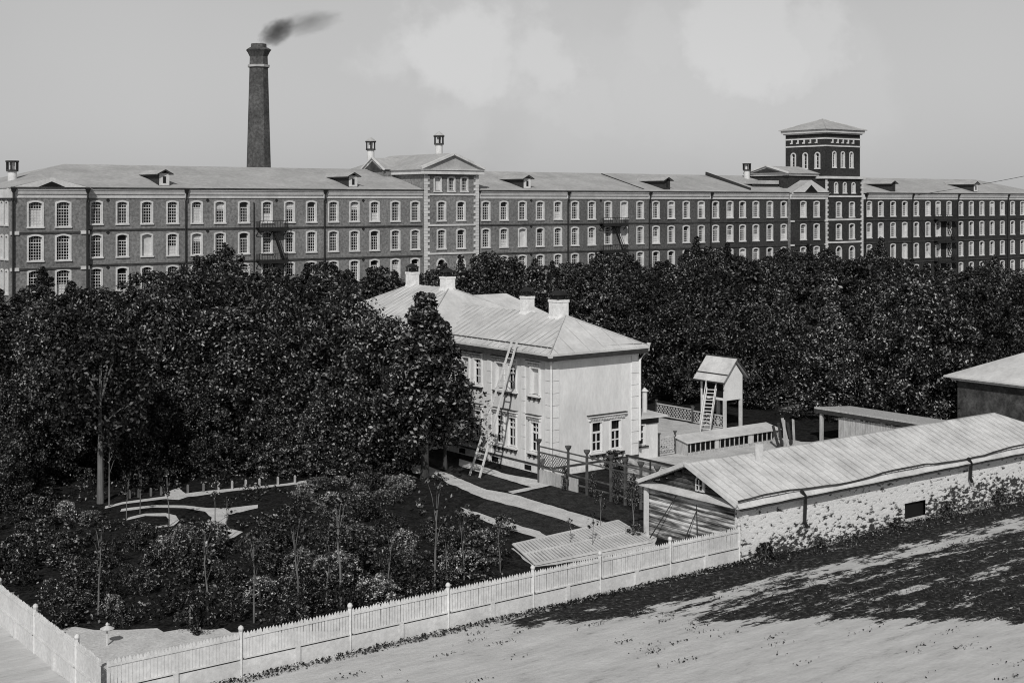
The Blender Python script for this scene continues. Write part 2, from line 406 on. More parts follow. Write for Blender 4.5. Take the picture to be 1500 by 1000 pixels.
# cornice bands
def cornice(b, x0, x1, y, z0=17.55, z1=18.78, out=.45, ends=False):
    m = MB(); sect = [(y+.1, z0), (y-.12, z0), (y-.16, z0+.45), (y-.3, z0+.5), (y-out, z1-.25), (y-out-.1, z1-.2), (y-out-.1, z1), (y+.1, z1)]
    m.prism([(x0, a, c) for a, c in sect], (x1-x0, 0, 0)); m.build('cornice', 'white_trim', b)
def cx(p, y=YF): return on_y(p, y)
for p0, p1 in ((127,271),(271,474),(474,622),(700,830.6),(830.6,950),(950,1040),(1040,1158)): cornice(mill, cx(p0)+.35, cx(p1)-.12, YF)
for p0, p1 in ((1266,1335),(1335,1402),(1402,1475),(1475,1530)): cornice(mill2, cx(p0)+.35, cx(p1)-.12, YF)
cornice(mill, XE-.2, cx(127)+.2, YP); cornice(mill, xw0-.1, xw1, YP)
m = MB(); m.box(XE-.5, XE+.1, YP-.4, YB, 17.55, 18.76); m.build('cornice', 'white_trim', mill)
# gutters, belts, downpipes, wall anchors
def lines(b, x0, x1, y, zs, brk=()):
    m = MB()
    for z in zs: m.box(x0, x1, y-.13, y+.02, z-.12, z+.12)
    m.build('belt_course', 'dark_line', b)
lines(mill, cx(127)+.02, xa-.02, YF, (13.2, 8.45, 4.1)); lines(mill, xb+.02, xw0-.02, YF, (13.2, 8.45, 4.1))
lines(mill2, cx(1266), XR, YF, (13.2, 8.45, 4.1)); lines(mill, XE+.9, cx(127)-.9, YP, (12.95, 8.2, 4.0)); lines(mill, xw0+.9, xw1-.9, YP, (13.2, 8.45))
for z in (12.95, 8.2):
    for xq in (XE+.45, cx(127)-.5): m = MB(); m.box(xq-.6, xq+.55, YP-.2, YP+.02, z-.22, z+.22); m.build('stone_block', 'white_trim', mill)
for xq in (xw0+.5, xw1-.5):
    for z in (13.2, 8.45): m = MB(); m.box(xq-.5, xq+.5, YP-.2, YP+.02, z-.16, z+.16); m.build('stone_block', 'white_trim', mill)
m = MB()
for x0, x1, y in ((cx(127), xa, YF), (xb, xw0, YF), (XE-.4, cx(127), YP), (xw0, xw1, YP)): m.box(x0+.2, x1-.05, y-.68, y-.56, 18.78, 18.98)
m.build('gutter', 'dark_line', mill)
m = MB(); m.box(cx(1266), XR, YF-.68, YF-.56, 18.78, 18.98); m.build('gutter', 'dark_line', mill2)
def downpipe(b, px, y=YF, w=.16, top=18.7):
    x = cx(px, y); m = MB()
    m.hull([(x-.42,y-.75,top+.15),(x+.42,y-.75,top+.15),(x+.42,y-.3,top+.15),(x-.42,y-.3,top+.15),(x-.1,y-.6,top-.55),(x+.1,y-.6,top-.55),(x+.1,y-.42,top-.55),(x-.1,y-.42,top-.55)],
           [(0,1,2,3),(4,7,6,5),(0,4,5,1),(1,5,6,2),(2,6,7,3),(3,7,4,0)])
    m.tube([(x,y-.5,top-.5),(x,y-.5,17.5),(x,y-.28,17.0),(x,y-.28,.3)], w/2+.03, 6); m.build('downpipe', 'iron', b)
for p in (271, 474, 830.6, 950, 1040, 1159): downpipe(mill, p)
downpipe(mill, 126.6, YP, .2); downpipe(mill, 18, YP, .2)
for p in (1267, 1335, 1402, 1475): downpipe(mill2, p)
m = MB()
for p in (371,):
    x = cx(p); m.tube([(x,YF-.2,17),(x,YF-.2,1)], .07, 6)
m.build('conduit', 'iron', mill)
m = MB()
for p in (158, 304, 405, 532, 778, 880):
    for z in (17.25, 12.85, 8.1):
        x = cx(p); m.prism([(x-.28,YF-.06,z),(x,YF-.06,z-.28),(x+.28,YF-.06,z),(x,YF-.06,z+.28)], (0,.08,0))
m.build('wall_anchor', 'iron', mill)
# fire escapes: iron landings with a stair between them
def fire_escape(b, p0, p1, levels, y=YF, dirs=1):
    x0, x1 = cx(p0), cx(p1); L = x1-x0
    for z in levels:
        m = MB(); m.box(x0, x1, y-1.35, y-.14, z-.12, z)
        for q in np.linspace(x0+.04, x1-.04, 12): m.bar((q,y-1.32,z),(q,y-1.32,z+.95), .05)
        for yy in np.linspace(y-1.2, y-.3, 4): m.bar((x0+.04,yy,z),(x0+.04,yy,z+.95), .05); m.bar((x1-.04,yy,z),(x1-.04,yy,z+.95), .05)
        m.bar((x0,y-1.32,z+.98),(x1,y-1.32,z+.98), .08); m.box(x0, x1, y-1.345, y-1.33, z-.5, z-.001)
        for q in (x0+.1, (x0+x1)/2, x1-.1): m.bar((q,y-.1,z-1.2),(q,y-1.3,z-.1), .1)
        m.build('fire_escape', 'iron', b)
    for za, zb in zip(levels[:-1], levels[1:]):
        m = MB(); xs, xe = x1-.5, x0+L*.52
        for dy in (-.45, -1.0):
            m.bar((xs,y+dy,za),(xe,y+dy,zb), .07, .14)
        for k in range(14):
            t = (k+.5)/14; m.box(xs+(xe-xs)*t-.14, xs+(xe-xs)*t+.14, y-1.0, y-.45, za+(zb-za)*t-.03, za+(zb-za)*t+.01)
        m.bar((xs,y-1.0,za+.9),(xe,y-1.0,zb+.9), .05); m.build('escape_stair', 'iron', b)
fire_escape(mill, 374, 416, [13.25, 8.5, 4.1][::-1]); fire_escape(mill, 877, 913, [13.25, 8.5, 4.1][::-1]); fire_escape(mill2, 1367, 1396, [13.25, 8.5, 4.1][::-1])
# quoins: toothed white edges
def quoins(b, xe, side, y, z0, z1, proud=.1, step=.46, wa=1.0, wb=.62, name='quoin'):
    m = MB(); z = z0; k = 0
    while z < z1-.1:
        w_ = wa if k % 2 else wb; x0, x1 = (xe, xe+w_) if side > 0 else (xe-w_, xe)
        m.box(x0, x1, y-proud, y+.05, z, min(z+step-.03, z1)); z += step; k += 1
    m.build(name, 'white_trim', b)
quoins(mill, xa-.08, 1, YP, 0, 21.4); quoins(mill, xb+.08, -1, YP, 0, 21.4)
m = MB()
for z in (18.2, 13.3, 8.75): m.box(xa+.6, xb-.6, YP-.16, YP+.03, z-.14, z+.14)
m.build('belt_course', 'white_trim', mill)
# attic of the central pavilion: cornice, pediment, roof
m = MB(); m.box(xa-.7, xb+.7, YP-.75, YP+.2, 21.45, 22.1); m.box(xa-.7, xa+.15, YP+.2, 203.4, 21.45, 22.1); m.box(xb-.15, xb+.7, YP+.2, 203.4, 21.45, 22.1); m.box(xa-.9, xb+.9, YP-.95, YP+.2, 22.1, 22.22); m.build('cornice', 'white_trim', mill)
xm = (xa+xb)/2; ZA = 24.75
m = MB(); m.prism([(xa-.4,YP+.02,22.2),(xb+.4,YP+.02,22.2),(xm,YP+.02,ZA-.25)], (0,.4,0)); m.build('pediment', 'brick_1', mill)
m = MB()
for s, e in ((xa-1.0, xm), (xb+1.0, xm)): m.bar((s,YP-.4,22.42),(e,YP-.4,ZA), .8, .38)
ro = [(xm+.75*math.cos(a), YP-.1, 23.25+.82*math.sin(a)) for a in np.linspace(0, 2*math.pi, 20, False)]
m.prism(ro, (0,.15,0)); m.build('pediment_trim', 'white_trim', mill)
m = MB(); m.prism([(xm+.33*math.cos(a), YP-.13, 23.25+.46*math.sin(a)) for a in np.linspace(0, 2*math.pi, 14, False)], (0,.1,0)); m.build('oculus', 'room_dark', mill)
roofs = MB()
hip_roof(roofs, xa-1.0, xb+1.0, YP-.3, 203.6, 22.24, ZA+.15, YP-.3, 198.0, 'y', .12)
roofs.build('roof', 'roof_sheet', mill)
# cross gable on the attic's left flank
gy = 191.5
m = MB(); m.hull([(xa-2.2,gy-3.6,22.3),(xa-2.2,gy+3.6,22.3),(xa-2.2,gy,24.3),(xm,gy-3.6,22.3),(xm,gy+3.6,22.3),(xm,gy,24.3)], [(0,2,1),(0,3,5,2),(1,2,5,4),(0,1,4,3)]); m.build('roof', 'roof_sheet', mill)
m = MB(); m.prism([(xa-2.25,gy-3.1,22.05),(xa-2.25,gy+3.1,22.05),(xa-2.25,gy,23.75)], (-.05,0,0)); m.build('gable_shade', 'dark_line', mill)  # dark triangle stands in for shade within the cross gable
m = MB(); m.bar((xa-2.3,gy-3.8,22.25),(xa-2.3,gy,24.35),.3,.2); m.bar((xa-2.3,gy+3.8,22.25),(xa-2.3,gy,24.35),.3,.2); m.build('pediment_trim','white_trim',mill)
m = MB(); m.box(xa-2.1, xa+.1, gy-3.3, gy+3.3, 19.5, 22.1); m.build('wall', 'brick_1', mill)
# main roofs
m = MB(); faces = hip_roof(m, XE-.6, XT0+2, YP+.05, YB+.7, 18.9, ZR, on_y(95, 193), XT0+1, 'x', .1); m.build('roof', 'roof_sheet', mill)
m = MB(); hip_roof(m, cx(1266)-.1, XR+.5, YP+.3, YB+.7, 18.9, ZR, cx(1266)-.09, XR-8, 'x', .1); m.build('roof', 'roof_sheet', mill2)
def zroof(y): return 18.9+(y-YP)*(ZR-18.9)/((YP+.05+YB+.7)/2-YP)
# fire parapets up the slope and low seams
def parapet(b, px, y0=181.5, y1=193, h=.35, mat='dark_wood'):
    x = cx(px); m = MB(); m.prism([(x,y0,zroof(y0)-.2),(x,y1,zroof(y1)-.2),(x,y1,zroof(y1)+h),(x,y0,zroof(y0)+h*.6)], (.35,0,0)); m.build('fire_parapet', mat, b)
parapet(mill, 1104, 181, 193, .7); parapet(mill, 947, 181, 192.5, .12)
# pavilion pediments
def low_pediment(b, x0, x1, y, zb, za, back, mat):
    xm = (x0+x1)/2
    m = MB(); m.hull([(x0-.4,y-.5,zb),(x1+.4,y-.5,zb),(xm,y-.5,za),(x0-.4,back,zb),(x1+.4,back,zb),(xm,back,za)], [(0,2,5,3),(1,4,5,2),(0,3,4,1),(3,5,4)]); m.build('roof', 'roof_sheet', b)
    m = MB(); m.prism([(x0-.4,y-.55,zb-.05),(x1+.4,y-.55,zb-.05),(xm,y-.55,za)], (0,.3,0)); m.build('pediment', 'white_trim', b)
    w_ = (x1-x0)*.17; m = MB(); m.prism([(xm-w_,y-.6,zb+.15),(xm+w_,y-.6,zb+.15),(xm,y-.6,zb+(za-zb)*.62)], (0,.06,0)); m.build('pediment_opening', 'room_dark', b)
low_pediment(mill, XE, cx(127), YP, 18.85, 20.25, 185, 'brick_0'); low_pediment(mill, xw0, xw1, YP, 18.85, 21.4, 189, 'brick_6')
# dormers
def dormer(b, px, y=180.9, w=1.5, h=1.75, dark=False):
    x = cx(px, y); z = zroof(y); zt = z+h; yb = y+h/.26
    m = MB(); m.hull([(x-w/2,y,z-.1),(x+w/2,y,z-.1),(x+w/2,y,zt),(x-w/2,y,zt),(x-w/2,yb,zt),(x+w/2,yb,zt)], [(0,1,2,3),(0,3,4),(1,5,2)]); f = m.build('dormer', 'dark_wood', b)
    m = MB(); m.box(x-w/2+.02, x+w/2-.02, y-.08, y-.01, z+.05, zt); m.build('front', 'dark_wood' if dark else 'white_trim', f)
    m = MB(); m.box(x-.22, x+.22, y-.12, y-.083, z+.35, z+1.3); m.build('pane', 'glass', f)
    m = MB(); e = w/2+.42
    P = [(x-e,y-.5,zt-.12),(x,y-.5,zt+.5),(x+e,y-.5,zt-.12),(x-e,yb,zt-.12),(x,yb+1.6,zt+.5),(x+e,yb,zt-.12)]
    m.hull(P+[(a,c,d-.1) for a,c,d in P], [(0,1,4,3),(1,2,5,4),(6,9,10,7),(7,10,11,8),(0,6,7,1),(1,7,8,2),(0,3,9,6),(2,8,11,5)]); r_ = m.build('roof', 'roof_sheet', f)
    m = MB(); m.bar((x-e,y-.53,zt-.17),(x,y-.53,zt+.45),.06,.16); m.bar((x+e,y-.53,zt-.17),(x,y-.53,zt+.45),.06,.16); m.box(x-e-.02,x-e+.05,y-.5,yb,zt-.3,zt-.13); m.build('edge', 'dark_wood', r_)
for p in (240.5, 517, 772): dormer(mill, p)
dormer(mill, 977, dark=True); dormer(mill2, 1308, dark=True); dormer(mill2, 1429, 181.2, 1.4, 1.8)
# roof ventilators: pipe, lantern, conical cap
def ventilator(b, x, y, z0, z1, r=.62, cap=True):
    m = MB(); m.tube([(x,y,z0),(x,y,z1)], r, 14); f = m.build('ventilator', 'white_trim', b)
    m = MB(); m.tube([(x,y,z1),(x,y,z1+.25)], r*1.35, 14)
    m.build('collar', 'dark_line', f)
    m = MB(); m.tube([(x,y,z1+.25),(x,y,z1+1.3)], r*.6, 10); m.build('core', 'white_trim', f)
    m = MB()
    for k in range(6):
        a = k*math.pi/3; m.bar((x+r*1.25*math.cos(a),y+r*1.25*math.sin(a),z1+.2),(x+r*1.25*math.cos(a),y+r*1.25*math.sin(a),z1+1.3), .16)
    m.tube([(x,y,z1+1.28),(x,y,z1+1.5)], r*1.5, 14); m.build('lantern', 'iron', f)
    if cap:
        m = MB(); m.tube([(x,y,z1+1.5),(x,y,z1+2.2)], [r*1.6, .05], 14); m.build('cap', 'roof_sheet', f)
def at_t(px, y): return on_y(px, y), y
for px, y, z0, z1, c in ((543, 193, 21.5, 26.2-.6, True), (643, 184, 23, 26.4, True), (18, 190, 19.5, 21.2, False), (1094, 191, 21, 23.4, False)):
    ventilator(mill, *at_t(px, y), z0, z1, .6, c)
# raised attic left of the tower
xs0 = 207.5
m = MB(); m.box(xs0, 217.0, 181.6, 191.6, 18.5, 22.3); m.build('wall', 'brick_7', mill)
m = MB(); m.box(xs0-.35, 217.0, 181.25, 191.9, 22.3, 22.75); m.build('cornice', 'white_trim', mill)
m = MB(); m.hull([(xs0-.7,180.9,22.76),(xs0-.7,192.3,22.76),(xs0-.7,186.6,24.3),(217,180.9,22.76),(217,192.3,22.76),(217,186.6,24.3)], [(0,2,1),(0,3,5,2),(1,2,5,4),(0,1,4,3)]); m.build('roof', 'roof_sheet', mill)
m = MB(); m.prism([(xs0-.76,182.6,22.9),(xs0-.76,190.6,22.9),(xs0-.76,186.6,23.85)], (.05,0,0)); m.build('pediment_opening', 'brick_7', mill)
m = MB(); m.bar((xs0-.8,180.6,22.86),(xs0-.8,186.6,24.4),.35,.35); m.bar((xs0-.8,192.6,22.86),(xs0-.8,186.6,24.4),.35,.35); m.build('pediment_trim','white_trim',mill)
m = MB(); m.box(xs0-8, xs0-.4, 183.5, 190.5, 20.6, 21.3); m.build('roof', 'roof_sheet', mill)
m = MB(); m.box(xs0-7.8, xs0-.4, 183.7, 183.9, 19.2, 20.6); m.build('wall', 'brick_7', mill)
# ================================================================== THE TOWER
TX0, TX1 = on_y(1209.5, YP), on_y(1264, YP); TY0, TY1 = YP, 190.2
tower = thing('tower', 'square dark brick tower with pyramid roof and white bands, rising over the factory', 'tower', (TX0, TY0, 0))
cT = {c: on_y(c, YP) for c in (1228.6, 1247.7, 1224.5, 1237.3, 1250, 1223, 1235.5, 1248)}
w = MB(); holes = []
for c in (1228.6, 1247.7):
    for j in (0, 1): holes.append((cT[c], 1.42, ROWS[j][0]-.1, ROWS[j][0]-.1+2.97)); K_main.put(tower, (cT[c], TY0, ROWS[j][0]-.1), 0, j)
    holes.append((cT[c], K_door.w, 3.2, 7.8)); K_door.put(tower, (cT[c], TY0, 3.2), 0, 1)
wall_holes(w, TX0, TX1, 0, 18.1, TY0, holes); holes = []
for c in (1224.5, 1237.3, 1250): holes.append((cT[c], .85, 18.9, 20.9)); K_tatt.put(tower, (cT[c], TY0, 18.9))
wall_holes(w, TX0, TX1, 18.1, 22.2, TY0, holes)
U0, U1 = TX0+.35, TX1-.5; V0, V1 = TY0+.35, TY1; holes = []
for c in (1223, 1235.5, 1248):
    holes.append((cT[c]+.2, .85, 24.1, 27.2)); K_bel.put(tower, (cT[c]+.2, V0, 24.1))
wall_holes(w, U0, U1, 22.2, 30.9, V0, holes); holes = []
for px in (1162.3, 1179.7, 1197.6):
    yy = on_x(px, U0); holes.append((yy, 1.0, 23.9, 27.0)); K_bel2.put(tower, (U0, yy, 23.9), -math.pi/2, 1)
wall_holes(w, V0, V1, 22.2, 30.9, U0, holes, flip='x')
w.face([(TX0,TY0,0),(TX0,TY0,22.2),(TX0,TY1,22.2),(TX0,TY1,0)]); w.face([(TX1,TY0,0),(TX1,TY1,0),(TX1,TY1,22.2),(TX1,TY0,22.2)])
w.face([(U1,V0,22.2),(U1,V1,22.2),(U1,V1,30.9),(U1,V0,30.9)]); w.face([(U0,V1,0),(U0,V1,30.9),(U1,V1,30.9),(U1,V1,0)])
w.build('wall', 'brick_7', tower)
m = MB()
for z in (28.45, 29.95): m.box(U0-.14, U1+.14, V0-.14, V0+.05, z-.14, z+.14); m.box(U0-.14, U0+.05, V0+.06, V1+.1, z-.14, z+.14); m.box(U1-.05, U1+.14, V0+.06, V1+.1, z-.14, z+.14)
m.build('belt_course', 'white_trim', tower)
m = MB(); dx = (U1-U0)
for k in range(5):
    u = U0+dx*(.2+.15*k); m.box(u-.15, u+.15, V0-.16, V0+.02, 29.0, 29.8); m.box(u-.5, u-.16, V0-.12, V0+.02, 29.0, 29.25)
    v = V0+dx*(.2+.15*k); m.box(U0-.16, U0+.02, v-.15, v+.15, 29.0, 29.8); m.box(U0-.12, U0+.02, v+.16, v+.5, 29.0, 29.25)
m.build('corbel', 'white_trim', tower)
m = MB(); m.box(U0-.35, U1+.35, V0-.35, V1+.35, 30.9, 31.15); m.box(U0-.7, U1+.7, V0-.7, V1+.7, 31.15, 31.75); m.build('cornice', 'white_trim', tower)
m = MB(); um, vm = (U0+U1)/2, (V0+V1)/2; e = 1.05
m.hull([(U0-e,V0-e,31.77),(U1+e,V0-e,31.77),(U1+e,V1+e,31.77),(U0-e,V1+e,31.77),(um,vm,34.3),(U0-e,V0-e,31.88),(U1+e,V0-e,31.88),(U1+e,V1+e,31.88),(U0-e,V1+e,31.88)],
       [(0,3,2,1),(5,6,4),(6,7,4),(7,8,4),(8,5,4),(0,1,6,5),(1,2,7,6),(2,3,8,7),(3,0,5,8)]); rf = m.build('roof', 'roof_sheet', tower)
m = MB()
for a, c in ((U0-e,V0-e),(U1+e,V0-e),(U0-e,V1+e)): m.bar((a,c,31.9),(um,vm,34.33),.14,.1)
m.build('seam', 'seam', rf)
quoins(tower, TX0-.06, 1, TY0, 0, 22.1, .1, .46, .8, .5); quoins(tower, TX1+.06, -1, TY0, 0, 22.1, .1, .46, .8, .5)
m = MB()
for z in (18.15, 13.4, 8.8): m.box(TX0+.5, TX1-.5, TY0-.17, TY0+.03, z-.17, z+.17)
m.build('belt_course', 'white_trim', tower)
m = MB(); m.box(TX0-.35, TX1+.35, TY0-.4, TY0+.35, 21.75, 22.25); m.box(TX0-.35, TX0+.3, TY0+.351, TY1, 21.75, 22.25); m.box(TX1-.3, TX1+.35, TY0+.351, TY1, 21.75, 22.25); m.build('cornice', 'white_trim', tower)
# ================================================================== CHIMNEY AND SMOKE
cxp, cyp = on_y(379, 221), 221.0
stack = thing('factory_chimney', 'tall tapering dark brick smokestack behind the factory roof, smoking', 'chimney', (cxp, cyp, 0))
def r_at(z): return 2.95-(z/45.5)*1.35
def octa(r0, z0, r1, z1, mb): mb.tube([(cxp,cyp,z0),(cxp,cyp,z1)], [r0, r1], 8)
m = MB(); octa(r_at(0), 0, r_at(41.0), 41.0, m); octa(r_at(41)+.02, 41.0, r_at(45)+.02, 43.7, m); m.build('shaft', 'chimney_brick', stack)
m = MB(); octa(r_at(41)+.3, 41.2, r_at(41)+.32, 41.6, m); m.build('band', 'seam', stack)
m = MB(); m.tube([(cxp,cyp,43.0),(cxp,cyp,43.9),(cxp,cyp,44.3),(cxp,cyp,44.7)], [r_at(45), r_at(45)+.45, r_at(45)+.75, r_at(45)+.1], 8); m.tube([(cxp,cyp,44.7),(cxp,cyp,45.4)], [r_at(46)-.1, r_at(46)-.15], 8); m.build('cap', 'chimney_brick', stack)
# smoke: a drifting puff
m, nt, b = newmat('smoke'); nt.nodes.remove(b)
vol = nt.nodes.new('ShaderNodeVolumePrincipled'); vol.inputs['Color'].default_value = (.25,.25,.25,1)
tc = nt.nodes.new('ShaderNodeTexCoord'); L_ = nt.nodes.new('ShaderNodeVectorMath'); L_.operation = 'LENGTH'; nt.links.new(tc.outputs['Object'], L_.inputs[0])
nz = noise(nt, tc.outputs['Object'], 2.6, 7, .7)
d = mul(nt, mul(nt, 1.15, L_.outputs['Value'], 'SUBTRACT'), mul(nt, nz, 2.1), 'MULTIPLY')
d = mul(nt, d, -.38, 'ADD'); d = mul(nt, d, 0.0, 'MAXIMUM'); d = mul(nt, d, 1.3)
nt.links.new(d, vol.inputs['Density']); nt.links.new(vol.outputs[0], nt.nodes['Material Output'].inputs['Volume'])
thin = m.copy(); thin.name = 'thin_smoke'; MAT['thin_smoke'] = thin
for q in thin.node_tree.nodes:
    if q.type == 'MATH' and abs(q.inputs[1].default_value-1.3) < 1e-4 and not q.inputs[1].is_linked: q.inputs[1].default_value = .4
def puff(name, c, s, tilt, label, mat='smoke'):
    import bmesh
    bm = bmesh.new(); bmesh.ops.create_icosphere(bm, subdivisions=3, radius=1.0); me = bpy.data.meshes.new(name); bm.to_mesh(me); bm.free(); me.materials.append(MAT[mat])
    o = bpy.data.objects.new(name, me); COL.objects.link(o); o.location = c; o.scale = s; o.rotation_euler = (0, -tilt, -0.65)
    tag(o, label, 'smoke', kind='stuff'); return o
puff('smoke', (cxp+R[0]*3.3, cyp+R[1]*3.3, 47.6), (5.0, 3.2, 3.0), .55, 'dark smoke drifting right from the tall chimney top')
puff('smoke', (cxp+R[0]*9.0, cyp+R[1]*9.0, 49.2), (8.5, 3.0, 3.0), .2, 'thin faint trail of smoke farther to the right of the chimney', 'thin_smoke')
# cable from the factory cornice
m = MB(); p0 = Vector((cx(1334), YF-.6, 18.4)); p1 = Vector((205, 96, 27.5)); pts = []
for k in range(25):
    t = k/24; p = p0.lerp(p1, t); p.z -= 3.0*t*(1-t); pts.append(p)
m.tube(pts, .045, 5); single('cable', m, 'iron', 'thin dark cable sloping down from upper right to the factory cornice', 'cable', tuple(p0))
# ================================================================== THE WHITE HOUSE
HX0, HX1, HY0, HY1 = 52.65, 59.8, 65.1, 77.2; HZ = 7.45
house = thing('white_house', 'white two storey house with pale hipped sheet roof and four chimneys among the trees', 'house', (HX0, HY0, 0))
K_hl = WinKind(.78, 1.85, 0, 2, 2, .66, .13, .07, .2, False, .1, 'white_paint', .06)
K_hu = WinKind(.78, 1.65, 0, 2, 2, .66, .13, .07, .2, False, .1, 'white_paint', .06)
holesX = []
def house_window(x, y, z, k, face, wide=0, head=True, var=None):
    rz = -math.pi/2 if face == 'x' else 0
    f = k.put(house, (x, y, z), rz, var if var is not None else (1 if face == 'y' else 0))
    h = MB(); W = k.w/2+.26
    if head:
        h.box(-W, W, -.26, -.001, k.h+.36, k.h+.46, 'white_paint'); h.box(-W+.08, W-.08, -.12, -.001, k.h+.14, k.h+.36, 'white_paint')
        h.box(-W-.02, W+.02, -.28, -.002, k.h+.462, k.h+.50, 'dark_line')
        for q in range(7): h.box(-W+.12+q*(2*W-.3)/6.0, -W+.20+q*(2*W-.3)/6.0, -.2, -.121, k.h+.2, k.h+.355, 'seam')  # greyed carving teeth, with their shadow put into the tone
    inherit(place(h.mesh('window_hood'), 'window_hood', None, (0,0,0)), f)
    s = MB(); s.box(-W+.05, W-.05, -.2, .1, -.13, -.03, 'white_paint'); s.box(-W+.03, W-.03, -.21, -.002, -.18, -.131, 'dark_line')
    for q in (-W+.18, 0, W-.18): s.box(q-.06, q+.06, -.15, -.002, -.36, -.181, 'dark_line')  # sill brackets and underside painted dark in place of their shadow
    inherit(place(s.mesh('sill'), 'sill', None, (0,0,0)), f)
w = MB(); holes = []
for y in (66.75, 69.15, 70.45, 72.9, 74.3):
    holes += [(y, .78, 1.3, 3.15), (y, .78, 4.9, 6.55)]; house_window(HX0, y, 1.3, K_hl, 'x'); house_window(HX0, y, 4.9, K_hu, 'x', var=2 if y in (66.75, 70.45, 74.3) else 0)
wall_holes(w, HY0, HY1, .55, HZ, HX0, holes, flip='x'); holes = []
for x in (56.35, 57.95): holes.append((x, .82, 1.15, 3.0))
K_hy = WinKind(.82, 1.85, 0, 2, 2, .66, .1, .06, .2, False, .08, 'white_paint', .07)
for x in (56.35, 57.95): house_window(x, HY0, 1.15, K_hy, 'y', head=False)
wall_holes(w, HX0, HX1, .55, HZ, HY0, holes)
w.face([(HX1,HY0,0),(HX1,HY1,0),(HX1,HY1,HZ),(HX1,HY0,HZ)]); w.build('wall', 'house_wall', house)
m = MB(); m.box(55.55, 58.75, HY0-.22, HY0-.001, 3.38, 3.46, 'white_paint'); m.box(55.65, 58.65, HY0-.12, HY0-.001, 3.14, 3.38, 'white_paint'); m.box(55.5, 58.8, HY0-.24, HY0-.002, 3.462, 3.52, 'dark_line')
for q in range(22): m.box(55.72+q*.135, 55.78+q*.135, HY0-.17, HY0-.121, 3.2, 3.36, 'seam')  # teeth greyed for the carving's shadow here too
m.build('window_hood', None, house)
m = MB(); m.box(HX0-.06, HX0+.3, HY0-.06, HY1, 0, .5); m.box(HX0+.31, HX1+.02, HY0-.06, HY0+.3, 0, .5); m.build('foundation', 'chimney_plaster', house)
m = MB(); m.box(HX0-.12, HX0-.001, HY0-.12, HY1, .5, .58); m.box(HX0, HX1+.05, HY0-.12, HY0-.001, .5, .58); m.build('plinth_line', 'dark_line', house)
m = MB()
for y in (67.4, 70.9, 74.6): m.box(HX0-.07, HX0-.061, y-.35, y+.35, .08, .4)
m.build('cellar_vent', 'room_dark', house)
m = MB()   # corner boards with narrow shadow joints
for k in range(9):
    z = .6+k*.76; z1 = min(z+.73, HZ-.02)
    m.box(HX0-.07, HX0+.001, HY0-.07, HY0+.55, z, z1); m.box(HX0+.002, HX0+.55, HY0-.07, HY0+.001, z, z1)
m.build('corner_board', 'white_paint', house)
for bx in ((HX1-.5, HX1+.07, HY0-.07, HY0+.001), (HX0-.06, HX0+.001, 71.35, 71.8), (HX0-.06, HX0+.001, 67.75, 68.1)):
    m = MB()
    for k in range(9): z = .6+k*.76; m.box(*bx, z, min(z+.73, HZ-.02))
    m.build('corner_board', 'white_paint', house)
m = MB(); m.box(HX0-.18, HX0-.001, HY0, HY1, 7.05, 7.28); m.box(HX0, HX1, HY0-.18, HY0-.001, 7.05, 7.28); m.build('frieze', 'white_paint', house)
EO = .62
m = MB(); fr = hip_roof(m, HX0-EO, HX1+.5, HY0-EO, 80, 7.66, 9.6, 68.0, 80, 'y', .14); rf = m.build('roof', 'house_roof', house)
m = MB()
seams(m, fr[3], (0,1,0), .62); seams(m, fr[1], (0,1,0), .62); seams(m, fr[0], (1,0,0), 1.3, .03, .03)
for a in ((HX0-EO,HY0-EO,7.7),(HX1+.5,HY0-EO,7.7)): m.bar(a, ((HX0-EO+HX1+.5)/2,68.0,9.64), .07, .06)
m.build('seam', 'seam', rf)
m = MB()   # eaves gutter laid on the roof a foot above the edge, with its dark upstand
m.bar((HX0-.02,HY0+.02,7.93),(HX0-.02,76.3,7.93),.1,.14); m.bar((HX0-.02,HY0+.02,7.93),(56,HY0-.12,7.88),.07,.08); m.bar((56,HY0-.12,7.88),(HX1+.1,HY0-.35,7.8),.06,.06)
m.build('gutter', 'dark_line', house)
m = MB(); m.box(HX0-EO+.02, HX0-.01, HY0-EO+.02, 76, 7.2, 7.51); m.box(HX0-.005, HX1+.47, HY0-EO+.02, HY0-.01, 7.22, 7.51); m.build('soffit', 'dark_wood', house)  # dark box deepened: dark cornice plus eave shadow put in as colour
m = MB()
m.tube([(HX0-.5,HY0-.5,7.6),(HX0-.42,HY0-.42,7.2),(HX0-.17,HY0-.17,6.7),(HX0-.17,HY0-.17,.3)], .07, 8)
m.hull([(HX0-.65,HY0-.65,7.62),(HX0-.35,HY0-.65,7.62),(HX0-.35,HY0-.35,7.62),(HX0-.65,HY0-.35,7.62),(HX0-.57,HY0-.57,7.3),(HX0-.43,HY0-.57,7.3),(HX0-.43,HY0-.43,7.3),(HX0-.57,HY0-.43,7.3)],[(0,1,2,3),(4,7,6,5),(0,4,5,1),(1,5,6,2),(2,6,7,3),(3,7,4,0)])
m.build('downpipe', 'white_paint', house)
m = MB(); m.tube([(HX1+.55,HY0-.55,7.85),(HX1+.5,HY0-.5,7.4),(HX1+.12,HY0-.14,6.75),(HX1+.12,HY0-.14,1.5)], [.15,.12,.085,.08], 8); m.build('downpipe', 'white_paint', house)
